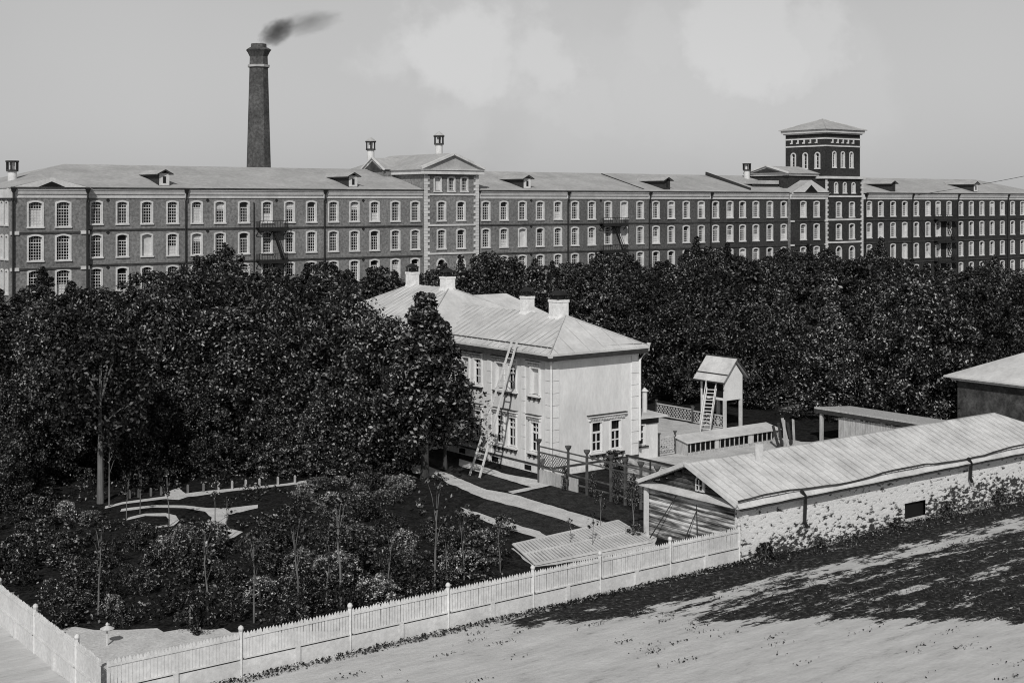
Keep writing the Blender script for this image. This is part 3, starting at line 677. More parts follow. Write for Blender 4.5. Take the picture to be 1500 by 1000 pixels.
# taller rear block
m = MB(); m.box(50.3, 62.1, 77.2, 90.8, 0, 8.3); m.build('wall', 'house_wall', house)
m = MB(); fr = hip_roof(m, 49.7, 62.7, 75.6, 91.4, 7.75, 10.75, 81.4, 86.4, 'y', .15); rf = m.build('roof', 'house_roof', house)
m = MB(); seams(m, fr[3], (0,1,0), .62); seams(m, fr[1], (0,1,0), .62)
for a, c in (((49.7,75.6,7.8),81.4),((62.7,75.6,7.8),81.4),((49.7,91.4,7.8),86.4)): m.bar(a, (56.2,c,10.79), .07, .06)
m.build('seam', 'seam', rf)
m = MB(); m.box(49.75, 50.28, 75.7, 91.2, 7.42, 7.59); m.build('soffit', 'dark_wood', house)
m = MB()
for y in (78.6, 80.4, 82.2):
    m.box(50.24, 50.29, y-.4, y+.4, 4.9, 6.5)
m.build('pane', 'glass', house)
m = MB(); m.box(61, 66.2, 80.8, 87.2, 0, 7.5); m.build('wall', 'house_wall', house)
m = MB(); hip_roof(m, 60, 66.8, 80.2, 87.8, 7.6, 9.9, 60, 63.4, 'x', .15); m.build('roof', 'house_roof', house)
# chimneys
def house_chimney(x, y, z0, z1, wx, wy):
    m = MB(); a, b_ = wx*.43, wy*.43
    prof = [(z0, 1.25), (z0+.35, 1.2), (z0+.55, 1.0), (z1-.18, 1.0), (z1-.15, 1.1), (z1, 1.1)]
    for (za, fa), (zb, fb) in zip(prof[:-1], prof[1:]):
        P = [(x-a*fa,y-b_*fa,za),(x+a*fa,y-b_*fa,za),(x+a*fa,y+b_*fa,za),(x-a*fa,y+b_*fa,za),(x-a*fb,y-b_*fb,zb),(x+a*fb,y-b_*fb,zb),(x+a*fb,y+b_*fb,zb),(x-a*fb,y+b_*fb,zb)]
        m.hull(P, [(0,1,5,4),(1,2,6,5),(2,3,7,6),(3,0,4,7)]+([(4,5,6,7)] if zb == z1 else []))
    c = m.build('chimney', 'chimney_plaster', house)
    m = MB()
    for sx_ in (-1, 1):
        for sy_ in (-1, 1): m.bar((x+sx_*a*.8,y+sy_*b_*.8,z1),(x+sx_*a*.8,y+sy_*b_*.8,z1+.35), .08)
    m.box(x-a*.55, x+a*.55, y-b_*.55, y+b_*.55, z1, z1+.28)
    m.hull([(x-a*1.15,y-b_*1.15,z1+.33),(x+a*1.15,y-b_*1.15,z1+.33),(x+a*1.15,y+b_*1.15,z1+.33),(x-a*1.15,y+b_*1.15,z1+.33),(x,y-b_*.6,z1+.62),(x,y+b_*.6,z1+.62)],[(0,1,4),(1,2,5,4),(2,3,5),(3,0,4,5),(0,3,2,1)])
    m.build('chimney_cap', 'iron', c)
house_chimney(56.2, 72.1, 9.1, 10.65, .8, .8); house_chimney(56.2, 68.75, 9.0, 10.6, 1.05, 1.1)
house_chimney(56.2, 86.3, 10.2, 11.7, .8, .95); house_chimney(56.2, 81.6, 10.2, 11.55, .95, .9)
# annex
AX0, AX1, AY0, AY1 = 59.95, 62.4, 65.9, 70.5
m = MB(); wall_holes(m, AX0, AX1, 0, 2.7, AY0, [(60.75, .9, .95, 2.25)]); m.face([(AX1,AY0,0),(AX1,AY1,0),(AX1,AY1,2.7),(AX1,AY0,2.7)]); m.build('annex_wall', 'house_wall', house)
K_an = WinKind(.9, 1.3, 0, 2, 2, .66, .1, .06, .16, False, .06, 'white_paint', .06); K_an.put(house, (60.75, AY0, .95), 0, 1)
m = MB(); m.box(AX0+.0, AX1+.05, AY0-.05, AY0-.002, 2.3, 2.7); m.build('annex_eave_shade', 'dark_wood', house); m = MB(); m.box(60.1, 61.5, AY0-.12, AY0-.003, .8, .88); m.build('annex_sill', 'dark_wood', house)  # dark strip painted in for the shade under the annex eave
m = MB(); m.hull([(AX0-.1,AY0-.5,2.78),(AX1+.45,AY0-.5,2.72),(AX1+.45,AY1+.3,2.95),(AX0-.1,AY1+.3,3.15),(AX0-.1,AY0-.5,2.9),(AX1+.45,AY0-.5,2.84),(AX1+.45,AY1+.3,3.07),(AX0-.1,AY1+.3,3.3)],[(0,3,2,1),(4,5,6,7),(0,1,5,4),(1,2,6,5),(2,3,7,6),(3,0,4,7)]); m.build('annex_roof', 'house_roof', house)
m = MB(); m.tube([(62.15,66.9,2.8),(62.15,66.9,4.3)], .17, 10); m.tube([(62.15,66.9,4.3),(62.15,66.9,4.55)], [.28,.02], 10); m.build('stove_pipe', 'white_trim', house)
# ladder
ld = thing('ladder', 'long wooden ladder leaning against the eave of the white house', 'ladder', (49.1, 68.05, 0))
top_, bot = Vector((52.0, 68.05, 8.15)), Vector((48.9, 68.05, 0.02)); ra = MB()
for s in (-1, 1):
    m = MB(); m.bar(bot+Vector((0,s*.52,0)), top_+Vector((0,s*.27,0)), .09, .11); m.build('rail', 'white_trim', ld)
m = MB()
for k in range(1, 24):
    t = k/24; p = bot.lerp(top_, t); w_ = .52+(.27-.52)*t; m.bar(p+Vector((0,-w_,0)), p+Vector((0,w_,0)), .045)
m.build('rung', 'white_trim', ld)
# ================================================================== LONG SHED (log gable, rubble wall)
SX0, SX1, SY0, SY1 = 47.5, 75.6, 44.45, 50.7
shed = thing('long_shed', 'long low shed with pale ribbed roof, log gable end and peeling white rubble wall', 'shed', (SX0, SY0, 0))
w = MB(); opn = (60.9, 1.5, .2, 1.0)
nx, nz = 112, 10                                          # front wall, slightly uneven
def wy(x, z): return SY0 - .04*math.sin(x*.4+z)-.015*math.sin(x*1.3+z*2)-.10*(1-z/2.7)
def grid_pt(i, k): x = SX0+.35+(SX1-SX0-.35)*i/nx; z = -.1+2.8*k/nz; return (x, wy(x, z), z)
base = len(w.v); w.v += [grid_pt(i, k) for i in range(nx+1) for k in range(nz+1)]
for i in range(nx):
    for k in range(nz):
        xm_ = SX0+.35+(SX1-SX0-.35)*(i+.5)/nx; zm = -.1+2.8*(k+.5)/nz
        if abs(xm_-opn[0]) < .8 and .15 < zm < 1.0: continue
        a = base+i*(nz+1)+k; w.f.append((a, a+nz+1, a+nz+2, a+1)); w.m.append(0)
w.box(SX0-.05, SX0+.35, SY0-.16, SY0+.35, -.1, 2.6); w.build('front_wall', 'rubble', shed)
m = MB(); m.box(60.0, 61.8, SY0+.1, SY0+.4, .05, 1.2); m.build('opening', 'room_dark', shed)
m = MB(); m.box(60.0, 61.85, SY0-.32, SY0+.05, .1, .17); m.build('sill', 'shed_roof', shed)
# logs
m = MB(); r = .135; rr = random.Random(5)
for k in range(11):
    z = .1+k*.235; m.tube([(SX0+.02+rr.uniform(-.02,.02), SY0+.36, z+rr.uniform(-.015,.015)), (SX0+.02, (SY0+SY1)/2, z+rr.uniform(-.03,.03)), (SX0+.02, SY1+.15, z)], [r*rr.uniform(.85,1.05) for _ in range(3)], 8)
m.build('log_wall', 'logs', shed)
m = MB(); ym = (SY0+SY1)/2
for k in range(6):
    z = 2.72+k*.235; hw = (4.0-z)/1.45*((SY1-SY0)/2+.1)
    if hw > .2: m.tube([(SX0+.02, ym-hw, z), (SX0+.02, ym+hw, z)], r*.95, 8)
m.build('gable_logs', 'old_wall', shed)
m = MB(); m.box(SX0-.32, SX0-.15, SY1-.05, SY1+.16, 0, 2.62); m.build('corner_board', 'white_trim', shed)
m = MB(); m.hull([(SX0-.55,SY0-.4,2.66),(SX0-.55,SY1+.4,2.66),(SX0+.1,SY1+.3,2.82),(SX0+.1,SY0-.3,2.82),(SX0-.55,SY0-.4,2.55),(SX0-.55,SY1+.4,2.55),(SX0+.1,SY1+.3,2.55),(SX0+.1,SY0-.3,2.55)],[(0,3,2,1),(4,5,6,7),(0,1,5,4),(1,2,6,5),(2,3,7,6),(3,0,4,7)]); m.build('eave_board', 'shed_roof', shed)
m = MB(); yw = 47.0; m.prism([(SX0-.2, yw+a, 2.86+b_) for a, b_ in [(-.3,0),(.3,0),(.3,.55),(.18,.74),(-.18,.74),(-.3,.55)]], (.1,0,0), 'white_trim')
m.prism([(SX0-.23, yw+a, 2.96+b_) for a, b_ in [(-.17,0),(.17,0),(.17,.42),(.1,.54),(-.1,.54),(-.17,.42)]], (.02,0,0), 'room_dark'); m.box(SX0-.26, SX0-.23, yw-.03, yw+.03, 2.92, 3.45, 'white_trim'); m.box(SX0-.262, SX0-.232, yw-.17, yw+.17, 3.15, 3.2, 'white_trim'); m.build('gable_window', None, shed)
ZS = 4.2; e = .32; th = .1
P = [(SX0-.6,SY0-e,2.78),(SX1+.5,SY0-e,2.78),(SX1+.5,SY1+e,2.78),(SX0-.6,SY1+e,2.78),(SX0-.6,ym,ZS),(SX1-2.6,ym,ZS)]
Q = [(a,b_,c-th) for a, b_, c in P]
m = MB(); m.hull(P+Q, [(0,1,5,4),(1,2,5),(2,3,4,5),(6,10,11,7),(7,11,8),(8,11,10,9),(0,6,7,1),(1,7,8,2),(2,8,9,3),(0,4,10,6),(4,3,9,10)]); rf = m.build('roof', 'shed_roof', shed)
m = MB(); seams(m, [P[0],P[1],P[5],P[4]], (1,0,0), .55, .05, .045); seams(m, [P[1],P[2],P[5]], (0,1,0), .55, .05, .045); m.bar(P[1], P[5], .08, .07); m.bar(P[4], P[5], .1, .06); m.build('seam', 'seam', rf)
m = MB(); m.bar((SX0-.66,SY0-e-.02,2.74),(SX0-.66,ym,ZS-.02),.06,.2); m.bar((SX0-.66,SY1+e+.02,2.74),(SX0-.66,ym,ZS-.02),.06,.2); m.build('bargeboard', 'white_trim', shed)
m = MB(); rr = random.Random(2); pts = [(SX0-.6+i*.9, SY0-e-.02-.05*rr.random(), 2.9+.10*math.sin(i*.55)+.05*rr.random()) for i in range(33)]
for a, b_ in zip(pts[:-1], pts[1:]): m.bar(a, b_, .05, .09)
m.build('gutter_edge', 'dark_line', shed)
m = MB(); pts = [(SX0-.6+i*.9, SY0-e-.14, 2.62+.03*rr.random()) for i in range(33)]
for a, b_ in zip(pts[:-1], pts[1:]): m.prism([(a[0],a[1],a[2]),(b_[0],b_[1],b_[2]),(b_[0],SY0-.3,b_[2]+.2),(a[0],SY0-.3,a[2]+.2)], (0,0,-.05))
m.build('lower_eave', 'shed_roof', shed)
m = MB(); m.box(SX0-.4, SX1, SY0-.44, SY0-.2, 2.46, 2.54); m.build('eave_shadow_strip', 'dark_wood', shed)  # dark strip put in as the shadow below the shed eave
for x, L in ((51.6, .9), (65.4, .45)):
    m = MB(); m.tube([(x-.3,SY0-.45,2.9),(x,SY0-.42,2.6),(x+.15,SY0-.3,2.2),(x+.1,SY0-.3,2.2-L),(x+.25,SY0-.32,1.95-L)], .09, 7); m.build('waterspout', 'iron', shed)
m = MB(); m.box(51.18, 51.46, 46.63, 46.91, 3.6, 4.8); m.build('vent_pipe', 'white_trim', shed)
m = MB(); m.box(SX0+.2, SX1, SY1-.2, SY1, 0, 2.7); m.box(SX1-.2, SX1-.001, SY0+.1, SY1-.21, 0, 2.7); m.build('wall', 'old_wall', shed)
# poles leaning on the gable
for i, (y0, y1, z1) in enumerate(((46.4, 47.2, 2.2), (49.9, 48.6, 2.4), (47.6, 47.2, 1.9))):
    m = MB(); m.tube([(SX0-.9, y0, .0), (SX0-.2, y1, z1)], [.035, .02], 6)
    single('leaning_pole', m, 'dark_wood', ('thin pole leaning on the log gable nearest the rubble wall', 'long thin pole leaning on the log gable beside the white corner board', 'short thin pole leaning at the middle of the log gable')[i], 'pole', (SX0-.9, y0, 0), 'poles leaning on the log gable')
# ================================================================== OTHER BUILDINGS ON THE RIGHT
ob = thing('outbuilding', 'dark walled outbuilding with pale hipped roof at the right edge behind the long shed', 'building', (83.6, 50, 0))
m = MB(); m.box(83.9, 95, 46, 57.6, 0, 4.35); m.build('wall', 'old_wall', ob)
m = MB(); m.box(83.55, 95.4, 45.6, 57.9, 4.3, 4.42); m.build('eave_board', 'white_trim', ob)
m = MB(); fr = hip_roof(m, 83.2, 95.8, 45.2, 58.3, 4.6, 7.3, 51.4, 52.2, 'y', .1); m.build('roof', 'house_roof', ob)
m = MB(); m.box(83.78, 83.9, 51.4, 51.9, 0, 4.2); m.build('pilaster', 'grey_boards', ob)
ls = thing('lean_to', 'open fronted plank lean-to with a pale flat roof edge behind the long shed', 'shed', (75.8, 56, 0))
m = MB(); m.hull([(75.5,54.4,2.3),(75.5,63.6,2.3),(79.5,63.6,2.0),(79.5,54.4,2.0),(75.5,54.4,2.42),(75.5,63.6,2.42),(79.5,63.6,2.12),(79.5,54.4,2.12)],[(0,3,2,1)[::-1],(4,7,6,5)[::-1],(0,1,5,4),(1,2,6,5),(2,3,7,6),(3,0,4,7)]); m.build('roof', 'grey_boards', ls)
m = MB(); m.box(75.46, 75.53, 54.4, 63.6, 2.02, 2.29); m.build('fascia', 'dark_wood', ls)
m = MB(); m.box(75.6, 75.8, 63.0, 63.2, 0, 2.2); m.build('post', 'grey_boards', ls)
m = MB(); y = 61.6; rr = random.Random(8)
while y > 54.6: m.box(75.7+rr.uniform(0,.02), 75.76, y-.2, y-.01, 0, 2.0-rr.random()*.12); y -= .21
m.build('plank_wall', 'grey_boards', ls)
m = MB(); m.box(79.2, 79.4, 54.5, 63.5, 0, 1.95); m.build('back_wall', 'dark_wood', ls)
# coop
cp = thing('coop', 'long low poultry coop with pale sloping roof and open barred front', 'coop', (64.2, 64.9, 0))
x0, x1, y0, y1 = 64.2, 73.2, 64.9, 66.1
m = MB(); m.hull([(x0-.15,y0-.15,.85),(x1+.15,y0-.15,.85),(x1+.15,y1+.1,1.15),(x0-.15,y1+.1,1.15),(x0-.15,y0-.15,.91),(x1+.15,y0-.15,.91),(x1+.15,y1+.1,1.21),(x0-.15,y1+.1,1.21)],[(0,3,2,1),(4,5,6,7),(0,1,5,4),(1,2,6,5),(2,3,7,6),(3,0,4,7)]); m.build('roof', 'shed_roof', cp)
m = MB(); m.prism([(x0,y0,0),(x0,y1,0),(x0,y1,1.12),(x0,y0,.84)], (.05,0,0)); m.prism([(x1-.05,y0,0),(x1-.05,y1,0),(x1-.05,y1,1.12),(x1-.05,y0,.84)], (.05,0,0)); m.box(x0+.06, x1-.06, y0, y0+.06, 0, .2); m.build('side_boards', 'grey_boards', cp)
m = MB(); m.box(x0+.06, x1-.06, y1-.06, y1, 0, 1.1); m.box(x0+.06, x1-.06, y0+.5, y0+.55, 0, .9); m.build('inner_wall', 'dark_wood', cp)
m = MB()
for k in range(19):
    x = x0+.3+k*.47; m = MB(); m.box(x-.03, x+.03, y0+.0, y0+.05, .201, .84); m.build('bar', 'lattice_paint', cp)
for xa_, xb_ in ((66.8, 67.15), (70.1, 70.5)): m = MB(); m.box(xa_, xb_, y0-.03, y0-.001, .2, .84); m.build('front_board', 'lattice_paint', cp)
# dovecote on legs with a railed stair
dv = thing('dovecote', 'small white gabled dovecote on four posts with a steep railed stair', 'dovecote', (73.9, 70.6, 0))
dx0, dx1, dy0, dy1 = 73.6, 75.5, 70.5, 73.0; dz0, dz1, dza = 2.2, 4.0, 5.25
m = MB(); dm = (dx0+dx1)/2; m.prism([(dx0,dy0,dz0),(dx1,dy0,dz0),(dx1,dy0,dz1),(dm,dy0,dza-.15),(dx0,dy0,dz1)], (0,dy1-dy0,0)); m.build('body', 'white_paint', dv)
m = MB(); m.box(dx0-.01, dx0-.004, dy0+.15, dy1-.2, dz0+.2, dz1-.3); m.build('opening', 'room_dark', dv)
m = MB()
for s in (-1, 1):
    ex = dm+s*1.45; ez = 3.72-(.15 if s < 0 else 0)
    m.hull([(dm,dy0-.35,dza),(dm,dy1+.3,dza),(ex,dy1+.3,ez),(ex,dy0-.35,ez),(dm,dy0-.35,dza+.08),(dm,dy1+.3,dza+.08),(ex,dy1+.3,ez+.08),(ex,dy0-.35,ez+.08)],[(0,1,2,3),(4,7,6,5),(0,3,7,4),(1,5,6,2),(3,2,6,7)])
m.build('roof', 'shed_roof', dv)
m = MB(); m.bar((dm,dy0-.45,dza+.1),(dm,dy1+.5,dza+.1),.1,.08)
ang = (3.57-dza)/1.45
m.bar((dm-1.05,dy0-.37,dza+1.05*ang+.12),(dm-1.05,dy1+.32,dza+1.05*ang+.12),.08,.07); m.bar((dm-1.52,dy0-.5,3.58),(dm-1.52,dy1+.5,3.58),.07,.1)
m.bar((dm,dy0-.4,dza-.03),(dm+1.55,dy0-.4,3.55),.05,.12); m.build('roof_batten', 'dark_wood', dv)
for x in (dx0+.1, dx1-.1):
    for y in (dy0+.1, dy1-.1): m = MB(); m.box(x-.1, x+.1, y-.1, y+.1, 0, dz0); m.build('leg', 'white_trim', dv)
st = [Vector((71.7, 69.2, 0)), Vector((73.0, 71.9, 3.0))]
st0, st1 = Vector((71.2, 70.2, 0)), Vector((73.35, 71.6, 3.05))
dr = (st1-st0); hd = Vector((dr.x, dr.y, 0)).normalized(); sd = Vector((-hd.y, hd.x, 0))
m = MB()
for s in (-.35, .35): m.bar(st0+sd*s, st1+sd*s, .07, .2)
m.build('stair_string', 'white_trim', dv)
m = MB()
for k in range(13):
    p = st0+dr*((k+.6)/13); m.bar(p-sd*.33, p+sd*.33, .14, .05)
m.build('tread', 'white_trim', dv)
m = MB()
for s in (-.38, .38):
    m.bar(st0+sd*s+Vector((0,0,.8)), st1+sd*s+Vector((0,0,.8)), .06, .06)
    for k in range(4): p = st0+dr*((k+.15)/3.3)+sd*s; m.bar(p, p+Vector((0,0,.8)), .05)
m.build('handrail', 'white_trim', dv)
# ================================================================== FENCES
def picket_fence(a, b, label, post_at):
    a, b = Vector((*a, 0)), Vector((*b, 0)); L = (b-a).length; u = (b-a)/L; nrm = Vector((u.y, -u.x, 0))
    fe = thing('picket_fence', label, 'fence', tuple(a)); H = 1.55; zb = .72
    cuts = [0]+post_at+[L]
    for s in post_at+([L] if L > 30 else []):
        p = a+u*s; m = MB(); m.tube([p+Vector((0,0,-.05)), p+Vector((0,0,1.66))], .09, 4); m.tube([p+Vector((0,0,z)) for z in (1.66,1.69,1.75,1.82,1.86)], [.05,.085,.105,.08,.02], 10)
        m.build('post', 'fence_paint', fe)
    rr = random.Random(int(L*10))
    for s0, s1 in zip(cuts[:-1], cuts[1:]):
        m = MB(); s = s0+.13
        while s < s1-.1:
            p = a+u*s; w_ = .052; h = H+rr.uniform(-.03,.02); tl = u*rr.gauss(0,.008); q = [p-u*w_, p+u*w_]; off = nrm*(.02+rr.uniform(0,.008))
            m.prism([q[0]+off+Vector((0,0,zb)), q[1]+off+Vector((0,0,zb)), q[1]+off+tl+Vector((0,0,h)), p+off+tl+Vector((0,0,h+.09)), q[0]+off+tl+Vector((0,0,h))], nrm*.022); s += .128
        m.build('pickets', 'fence_paint', fe)
        m = MB(); m.bar(a+u*(s0+.1)+Vector((0,0,H-.1))+nrm*.06, a+u*(s1-.1)+Vector((0,0,H-.1))+nrm*.06, .05, .08); m.bar(a+u*(s0+.1)+Vector((0,0,zb-.02))+nrm*.07, a+u*(s1-.1)+Vector((0,0,zb-.02))+nrm*.07, .08, .05); m.build('rail', 'fence_paint', fe)
        m = MB(); m.bar(a+u*(s0+.1)+Vector((0,0,zb-.09)), a+u*(s1-.1)+Vector((0,0,zb-.09)), .03, .08, 'dark_line'); m.bar(a+u*(s0+.05)+Vector((0,0,.28))+nrm*.02, a+u*(s1-.05)+Vector((0,0,.28))+nrm*.02, .06, .66, 'fence_paint'); m.build('base_board', None, fe)
        sm = (s0+s1)/2; m = MB(); p = a+u*sm+nrm*.03; m.box(p.x-.09, p.x+.09, p.y-.09, p.y+.09, 0, zb-.05); m.build('stub_post', 'fence_paint', fe)
    return fe
picket_fence((16.6,44.4), (47.3,44.4), 'long white picket fence on a board base running up to the rubble wall', [5.0, 9.5, 14.0, 18.3, 22.0, 26.2])
picket_fence((16.6,72), (16.6,44.5), 'pale picket fence receding at the lower left corner of the garden', [2.5, 7, 11.5, 16, 20.5, 25])
# trellis arcade beside the house, running towards the look-out
tr = thing('trellis', 'dark wooden garden trellis with top rails, lattice and cup finials beside the white house', 'trellis', (50.8, 58, 0))
XTR = 51.0; ys = [64.3, 61.5, 59.8, 57.7, 56.5, 55.2, 53.9, 52.4]
for i, y in enumerate(ys):
    m = MB(); m.box(XTR-.06, XTR+.06, y-.06, y+.06, 0, 2.3); m.tube([(XTR,y,z) for z in (2.3,2.36,2.5,2.62)], [.05,.08,.17,.2], 8); m.build('post', 'trellis', tr)
m = MB()
for z in (2.2, 1.85, .95, .45): m.bar((XTR, 64.4, z), (XTR, 52.3, z), .05, .08)
m.build('rail', 'trellis', tr)
m = MB()
def lattice(mb, a, b, z0, z1, step, w_=.03):
    a, b = Vector(a), Vector(b); L = (b-a).length; u = (b-a)/L; h = z1-z0; s = -h
    while s < L:
        for d in (1, -1):
            s0, s1 = (s, s+h) if d > 0 else (s+h, s); A, B = Vector((s0, z0)), Vector((s1, z1))
            def clip(P, Q):
                if P.x > Q.x: P, Q = Q, P
                x0, x1 = max(P.x, 0), min(Q.x, L)
                if x1-x0 < .02: return None
                f = lambda x: P.y+(Q.y-P.y)*(x-P.x)/(Q.x-P.x); return (x0, f(x0)), (x1, f(x1))
            c = clip(A, B)
            if c: mb.bar(a+u*c[0][0]+Vector((0,0,c[0][1])), a+u*c[1][0]+Vector((0,0,c[1][1])), .015, w_)
        s += step
lattice(m, (XTR,64.3,0), (XTR,61.5,0), .95, 1.85, .22); m.build('lattice', 'trellis', tr); m = MB(); lattice(m, (XTR,57.7,0), (XTR,55.2,0), .95, 1.85, .25); m.build('lattice', 'trellis', tr)
m = MB(); m.box(XTR-.03, XTR+.03, 60.6, 64.2, .02, .8); m.build('panel', 'grey_boards', tr)
def lattice_fence(a, b, h, label, mat='lattice_paint'):
    fe = thing('lattice_fence', label, 'fence', (a[0], a[1], 0)); m = MB(); lattice(m, (*a,0), (*b,0), .12, h-.1, .30, .05); m.build('lattice', mat, fe)
    m = MB(); m.bar((*a,h), (*b,h), .06, .08); m.bar((*a,.1), (*b,.1), .05, .08); m.build('rail', mat, fe)
    A, B = Vector((*a,0)), Vector((*b,0)); n = max(1, int((B-A).length/2.2))
    for k in range(n+1):
        p = A.lerp(B, k/n); m = MB(); m.box(p.x-.05, p.x+.05, p.y-.05, p.y+.05, 0, h+.15); m.tube([(p.x,p.y,h+.15),(p.x,p.y,h+.3)], [.06,.15], 8); m.build('post', 'trellis', fe)
lattice_fence((62.6,66.0), (64.1,66.0), 1.25, 'short lattice fence between the house annex and the coop')
lattice_fence((74.3,78.6), (74.3,74.6), 1.0, 'farther stretch of low lattice fence behind the yard')
lattice_fence((74.1,74.3), (74.1,71.0), .95, 'nearer stretch of low lattice fence under the dovecote')
m = MB(); rr = random.Random(4)
for k in range(12):
    z = .08+k*.125
    for y0, y1 in ((61.2,59.1),(59.08,57.0),(56.98,54.6)): m.box(55.4+rr.uniform(-.02,.02), 55.46, y1, y0, z, z+.10)
bf = thing('board_fence', 'dark slatted board fence behind the trellis, before the house annex', 'fence', (55.4, 58, 0)); m.build('slats', 'logs', bf)
m = MB(); m.bar((55.43,61.3,1.6),(55.43,54.5,1.6),.16,.06); m.build('cap', 'dark_wood', bf)
for y in (61.2, 59.1, 57.0, 54.6): m = MB(); m.box(55.34, 55.39, y-.06, y+.06, 0, 1.58); m.build('post', 'dark_wood', bf)
# planks leaning in the yard
for i in range(6):
    x, y = ground(1141+i*4.5, 657-i*1.2); m = MB(); m.bar((x, y, .0), (x+.15+.25*(i % 3)-.2, y+.5, 1.55+.12*((i*5) % 4)), .24, .04, up=(0,1,.3))
    single('leaning_plank', m, 'grey_boards' if i in (2, 3, 5) else 'dark_wood', ('dark leaning plank, leftmost of the row by the coop', 'second dark plank from the left by the coop', 'pale plank left of the middle in the row by the coop', 'pale plank right of the middle in the row by the coop', 'second plank from the right by the coop, dark', 'pale plank at the right end of the row by the coop')[i], 'plank', (x, y, 0), 'planks leaning at the end of the coop')
# ================================================================== GROUNDS
m = MB(); S = 900; m.face([(-S,-S,0),(S,-S,0),(S,S,0),(-S,S,0)]); o = single('ground', m, 'ground', None, None, kind='structure')
def sheet(name, pts, z, mat, wob=.0, seed=0):
    rr = random.Random(seed); P = []
    for i in range(len(pts)):
        a, b_ = Vector(pts[i]), Vector(pts[(i+1) % len(pts)]); n = max(1, int((b_-a).length/.5)) if wob else 1
        for k in range(n):
            p = a.lerp(b_, k/n); P.append((p.x+rr.uniform(-wob,wob), p.y+rr.uniform(-wob,wob), z))
    m = MB(); m.face(P); me = m.mesh(name, mat)
    import bmesh
    bm = bmesh.new(); bm.from_mesh(me); bmesh.ops.triangulate(bm, faces=bm.faces[:])
    for f in bm.faces:
        if f.normal.z < 0: f.normal_flip()
    bm.to_mesh(me); bm.free()
    o = bpy.data.objects.new(name, me); COL.objects.link(o); tag(o, kind='structure'); return o
sheet('garden_soil', [(16.7,44.45),(47.4,44.45),(47.4,52),(55.3,52),(55.3,62),(84,62),(84,80),(260,80),(260,179),(-60,179),(-60,70),(16.7,70)], .006, 'soil')
sheet('yard', [(59.9,65),(62,60),(60,54.5),(56,52),(70,51.5),(75.4,54),(75.4,62.5),(74.5,64),(74.2,71),(73.6,80),(66.6,80),(62.5,76)], .010, 'sand', .12, 1)
def gp(L): return [ground(x, y) for x, y in L]
sheet('path', gp([(600,681),(622,681),(660,695),(712,717),(752,724),(816,743),(887,765),(906,770),(960,786),(962,800),(905,812),(815,826),(782,830),(748,803),(806,791),(862,776),(816,759),(787,751),(714,732),(690,722),(640,700),(606,692)]), .012, 'gravel', .07, 2)
sheet('path', gp([(752,723),(819,708),(812,700),(794,704),(740,694),(700,680),(672,672),(672,682),(700,690),(778,713),(744,720)]), .016, 'gravel', .05, 3)
sheet('path', gp([(674,742),(690,748),(715,756),(745,765),(788,778),(806,788),(800,794),(783,787),(740,773),(712,764),(680,752)]), .016, 'gravel', .08, 4)
sheet('lawn', gp([(716,732),(790,751),(822,761),(860,775),(805,789),(790,778),(745,765),(692,746)]), .014, 'lawn', .05, 5)
sheet('lawn', gp([(757,725),(820,711),(905,740),(950,760),(955,783),(906,766),(820,742)]), .014, 'lawn', .05, 6)
sheet('lawn', gp([(620,668),(690,686),(775,715),(745,719),(712,715),(650,690)]), .009, 'lawn', .05, 7)
# circular garden walks
sheet('path', gp([(154,745),(180,738),(238,731),(290,726),(340,719),(420,711),(450,707),(450,703),(420,708),(340,715),(290,720),(238,727),(180,735),(154,741)]), .010, 'gravel', .03, 8)
sheet('path', gp([(241,722),(262,714),(276,727),(262,732),(244,731)]), .014, 'gravel', .03, 9)
sheet('path', gp([(176,749),(224,743),(270,744),(300,749),(310,758),(306,769),(322,770),(356,779),(342,787),(328,790),(330,786),(340,780),(318,774),(330,768),(334,754),(377,744),(378,739),(333,744),(305,744),(270,740),(224,739.5),(178,745)]), .014, 'gravel', .03, 10)
sheet('path', gp([(185,762),(213,755.5),(243,756),(250,762),(246,768),(230,771),(232,773),(254,770),(263,762),(258,755),(243,751.5),(213,752),(187,758)]), .018, 'gravel', .03, 11)
sheet('path', gp([(450,722),(455,715),(462,717),(456,725),(464,733),(478,737),(470,740),(456,734)]), .012, 'gravel', .03, 12)
sheet('faded_corner', [(16.7,44.46),(33.5,44.46),(31,45.4),(28,46.2),(25,48.2),(22.5,50.4),(20,52.3),(18,54.2),(16.7,55)], .013, 'gravel', .25, 21)  # added pale patch carrying the lower-edge fade inside the fence
# glazed hotbed covers: low slatted frames beside the fence
hb = gp([(752,803),(784,829),(955,795),(905,768)])
c4 = [Vector((*p, 0)) for p in hb]
fr_ = thing('cold_frame', 'low pale slatted cold frame covers lying inside the picket fence', 'garden frame', tuple(c4[1]))
m = MB(); m2 = MB(); nsl = 34
for k in range(nsl+1):
    t = k/nsl; a = c4[0].lerp(c4[3], t)+Vector((0,0,.22)); b_ = c4[1].lerp(c4[2], t)+Vector((0,0,.12)); m.bar(a, b_, .16 if k % 6 == 0 else .13, .05)
m.build('slats', 'white_trim', fr_)
for t in (0, .5, 1): m2.bar(c4[0].lerp(c4[1], t)+Vector((0,0,.18-.1*t+.02)), c4[3].lerp(c4[2], t)+Vector((0,0,.18-.1*t+.02)), .1, .1)
m2.build('frame_board', 'white_trim', fr_)
m = MB(); m.face([tuple(p+Vector((0,0,.03))) for p in c4][::-1] if False else [tuple(p+Vector((0,0,.05))) for p in (c4[0],c4[1],c4[2],c4[3])]); m.build('bed', 'dark_wood', fr_)
